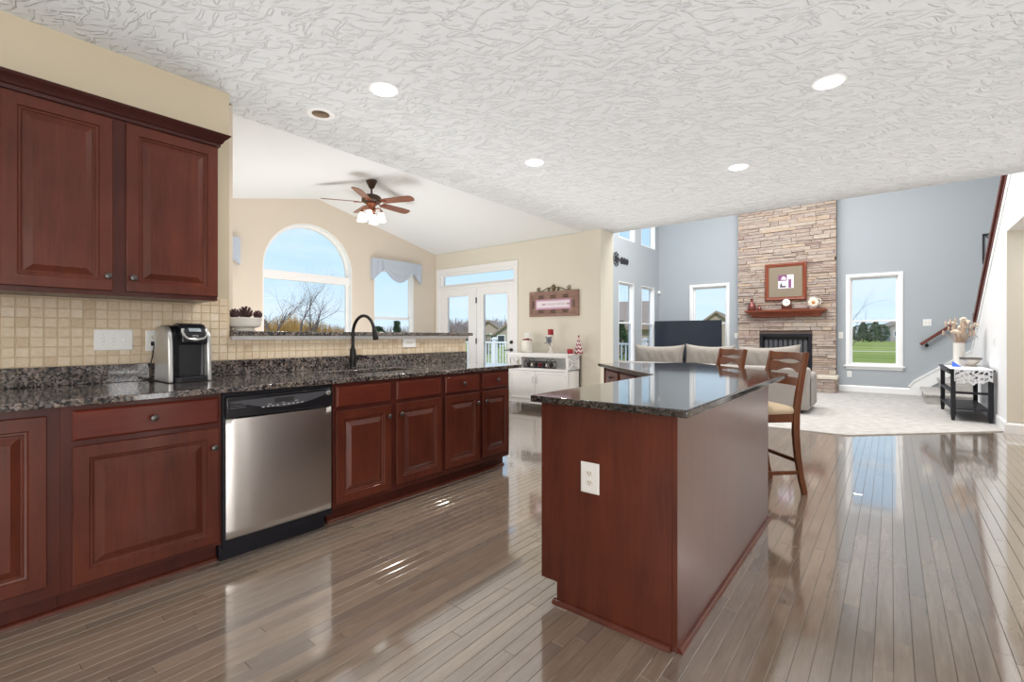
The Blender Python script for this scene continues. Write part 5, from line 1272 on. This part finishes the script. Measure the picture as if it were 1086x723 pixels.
def house(label, x, y, wd, dp, h, rh, rz, wallm, group=None, wins=((.25, .45), (.7, .45)), z=-.42):
    t = thing('house', label, 'house', (x, y, z), rz, group)
    Mx = WM[t.name]; s = Mx.copy(); WM[t.name] = Matrix.Identity(4)
    mb = MB(); mb.prism([(-wd/2, 0), (wd/2, 0), (wd/2, h), (0, h+rh), (-wd/2, h)], -dp/2, dp/2, 'y'); mb.build('walls', wallm, t)
    mb = MB(); e = .5
    for sg in (-1, 1): mb.hexa([(sg*(wd/2+e), -dp/2-e, h-e*rh/(wd/2)), (0, -dp/2-e, h+rh), (0, dp/2+e, h+rh), (sg*(wd/2+e), dp/2+e, h-e*rh/(wd/2)), (sg*(wd/2+e), -dp/2-e, h-e*rh/(wd/2)+.3), (0, -dp/2-e, h+rh+.3), (0, dp/2+e, h+rh+.3), (sg*(wd/2+e), dp/2+e, h-e*rh/(wd/2)+.3)])
    mb.build('roof', M['roof'], t)
    for u, v in wins:
        mb = MB(); cx = -wd/2+u*wd; cz = v*h
        framed(mb, 'y', -dp/2-.06, -dp/2-.01, cx-.65, cx+.65, cz-.9, cz+.9, .14); wf_ = mb.build('window', M['trim'], t)
        mb = MB(); mb.box(cx-.55, cx+.55, -dp/2-.04, -dp/2-.01, cz-.8, cz+.8); mb.build('pane', M['darkglass'], wf_)
    WM[t.name] = s
    return t
def at(px, d):      # point on the ground at pixel column px and forward distance d
    r = (px-543)/500.*d; c_, s_ = math.cos(TH), math.sin(TH); return (r*c_-d*s_, d*c_+r*s_)
house('tan gabled house beyond the deck railing, seen through the french doors', *at(537, 78), 4.0, 6, 1.9, 1.5, TH+R(4), M['siding'])
house('second tan gabled house partly behind the first beyond the deck', *at(521, 92), 5.0, 6, 2.6, 1.7, TH-R(8), M['siding'])
house('brown roofed house behind the television window', *at(764, 74), 9, 10, 1.6, 3.4, TH-R(30), M['siding'])
house('brown roofed house seen through the tall corner windows', *at(664, 40), 8, 9, 2.3, 1.9, TH+R(70), M['siding'])
house('grey brick house at the edge of the window right of the fireplace', *at(958, 140), 9, 8, 4.4, 2.0, TH-R(20), M['brickwall'], wins=((.16, .5), (.6, .5)))
house('low tan roofed house at the edge of the arched window', *at(373, 70), 9, 9, .9, 1.9, TH+R(25), M['siding'])

def branch(mb, p, d_, L, r, depth, rs, spread=.55, droop=0):
    n_ = 4; pts = [p]; rr_ = [r]; q_ = p.copy(); dd = d_.copy()
    for k in range(n_):
        dd = (dd+Vector((rs.uniform(-.16, .16), rs.uniform(-.16, .16), rs.uniform(-.08, .12)-droop))).normalized(); q_ = q_+dd*L/n_; pts.append(q_.copy()); rr_.append(r*(1-.5*(k+1)/n_))
    mb.tube(pts, rr_, 5 if depth > 1 else 4, False)
    if depth == 0: return
    for k in range(rs.choice((3, 4)) if depth > 1 else 4):
        i = rs.choice((1, 2, 3, 4, 4)); a = rs.random()*6.28; o = dd.orthogonal().normalized(); v = dd.cross(o)
        nd = (dd+(o*math.cos(a)+v*math.sin(a))*spread*rs.uniform(.7, 1.5)).normalized()
        branch(mb, pts[i], nd, L*rs.uniform(.55, .8), rr_[i]*.62, depth-1, rs, spread, droop)
def bare_tree(label, x, y, h, seed, m=M['bark'], group=None, r=.12, depth=4, z=-.42, spr=.55):
    rs = random.Random(seed); mb = MB(); branch(mb, Vector((x, y, z-.02)), Vector((rs.uniform(-.15, .15), rs.uniform(-.15, .15), 1)).normalized(), h*.40, r, depth, rs, spr)
    return solo(mb, 'bare_tree', m, label, 'tree', group, angle=0, recalc=False)
GB = 'bare trees seen through the windows'
bare_tree('bare spreading tree rising above the golden shrubs left in the arched window', *at(291, 22.5), 6.0, 3, group=GB, r=.10, depth=5, spr=.62)
bare_tree('bare spreading tree rising above the golden shrubs in the middle of the arched window', *at(311, 22.8), 6.2, 8, group=GB, r=.10, depth=5, spr=.62)
bare_tree('bare spreading tree rising above the golden shrubs towards the right of the arched window', *at(332, 24), 5.2, 15, group=GB, r=.09, depth=5, spr=.62)
bare_tree('bare young tree outside the window right of the fireplace', *at(902, 40), 6.2, 22, group=GB, r=.07, depth=4)
def twig_shrub(label, x, y, h, wd, seed):
    rs = random.Random(seed); mb = MB()
    for k in range(700):
        a = rs.random()*6.28; r0 = rs.random()*wd*.35; r1 = r0+rs.random()*wd*.35; hh = h*rs.uniform(.5, 1.0)*(1-.55*(r1/(wd*.7))**2)
        p = Vector((x+r0*math.cos(a), y+r0*math.sin(a), -.43)); q_ = Vector((x+r1*math.cos(a), y+r1*math.sin(a), -.43+hh)); mid = (p+q_)/2+Vector((rs.uniform(-.15, .15), rs.uniform(-.15, .15), hh*.08))
        mb.tube([p, mid, q_], [.020, .014, .006], 3, False)
    return solo(mb, 'willow_shrub', M['willow'], label, 'shrub', 'golden twiggy shrubs outside the arched window', angle=0, recalc=False)
for k, (pxl, d_, h, wd) in enumerate([(281, 27, 2.75, 1.75), (297, 31, 3.1, 1.75), (311, 35, 3.5, 1.8), (326, 27.5, 2.8, 1.75), (341, 31.5, 2.75, 1.75), (356, 36, 2.5, 1.8)]):
    twig_shrub('golden twiggy shrub in the row outside the arched window', *at(pxl, d_), h, wd, 30+k)
def evergreen(label, x, y, h, wd, seed, shape='cone', group=None, name='evergreen_tree', z=-.42):
    rs = random.Random(seed); t = thing(name, label, 'tree' if 'tree' in name else 'shrub', (x, y, z), 0, group)
    mb = MB(); mb.lathe([(wd*.04, z), (wd*.025, z+h*.7)], 8, (x, y, 0)); mb.build('trunk', M['bark'], t)
    mb = MB(); cnt = 900
    for k in range(cnt):
        v = rs.random()**.8; a = rs.random()*6.28
        prof = (1-v)*1.0+.06 if shape == 'cone' else math.sqrt(max(.02, 1-(2*v-1)**2))
        r = wd/2*prof*rs.uniform(.55, 1.05); c_ = Vector((x+r*math.cos(a), y+r*math.sin(a), z+h*(.04+.94*v)))
        d_ = Vector((math.cos(a), math.sin(a), rs.uniform(-.5, .3))).normalized(); s_ = d_.orthogonal().normalized(); L = h*.085*rs.uniform(.6, 1.3); b = s_.cross(d_)
        vs_ = [mb.bm.verts.new(q_) for q_ in (c_-d_*L*.5, c_+s_*L*.28, c_+d_*L*.6, c_-s_*L*.28, c_+b*L*.2)]
        for i in range(4): mb._f([vs_[i], vs_[(i+1) % 4], vs_[4]])
        mb._f(vs_[3::-1])
    mb.build('foliage', M['needles'], t, angle=0, recalc=False)
    return t
GE = 'evergreens beyond the lawn'
for k, (pxl, d_, h, wd) in enumerate([(910, 134, 4.6, 3.2), (915.5, 127, 5.6, 4.2), (922, 120, 4.9, 3.4), (928.5, 128, 5.9, 4.4), (935, 121, 4.6, 3.4)]):
    evergreen('dark evergreen tree in the clump across the lawn, seen right of the fireplace', *at(pxl, d_), h, wd, 50+k, 'round' if k % 2 == 0 else 'cone', GE)
evergreen('yellow green shrub peeking above the bar ledge left of the other, outside the valance window', *at(401.5, 17), 1.95, .6, 71, 'round', None, 'evergreen_shrub')
evergreen('dark green pointed shrub peeking above the bar ledge outside the valance window', *at(421, 17), 2.15, .55, 72, 'cone', None, 'evergreen_shrub')
evergreen('green shrub beyond the deck railing in front of the tan house', *at(517, 40), 1.7, 2.2, 73, 'round', None, 'evergreen_shrub')
evergreen('tall green shrub outside the tall lower windows of the living room', *at(659, 24), 2.4, 1.3, 74, 'cone', None, 'evergreen_shrub')
# distant bare woods
rs = random.Random(99); mb = MB()
def woods(px0, px1, d_, h0, h1, cnt):
    for k in range(cnt):
        pxl = rs.uniform(px0, px1); x, y = at(pxl, d_*rs.uniform(.9, 1.15)); h = rs.uniform(h0, h1); wd = h*rs.uniform(.35, .55)
        for q_ in range(30):
            a = rs.random()*6.28; r = wd*math.sqrt(rs.random())*.6; z1 = -.42+h*(rs.uniform(.45, 1)-.25*(r/wd)); p = Vector((x+r*.3*math.cos(a), y+r*.3*math.sin(a), -.43)); e_ = Vector((x+r*math.cos(a), y+r*math.sin(a), z1))
            mb.tube([p, (p+e_)/2+Vector((rs.uniform(-.3, .3), 0, h*.05)), e_], [h*.014, h*.012, h*.006], 3, False)
woods(270, 460, 110, 3.0, 5.0, 120); woods(460, 560, 120, 5.0, 7.0, 130); woods(640, 780, 130, 3.2, 5.0, 60); woods(880, 965, 190, 2.5, 4.5, 40)
o = mb.build('treeline', M['bare'], angle=0, recalc=False); o['kind'] = 'stuff'; tag(o, 'distant belt of bare winter trees along the horizon', 'trees')
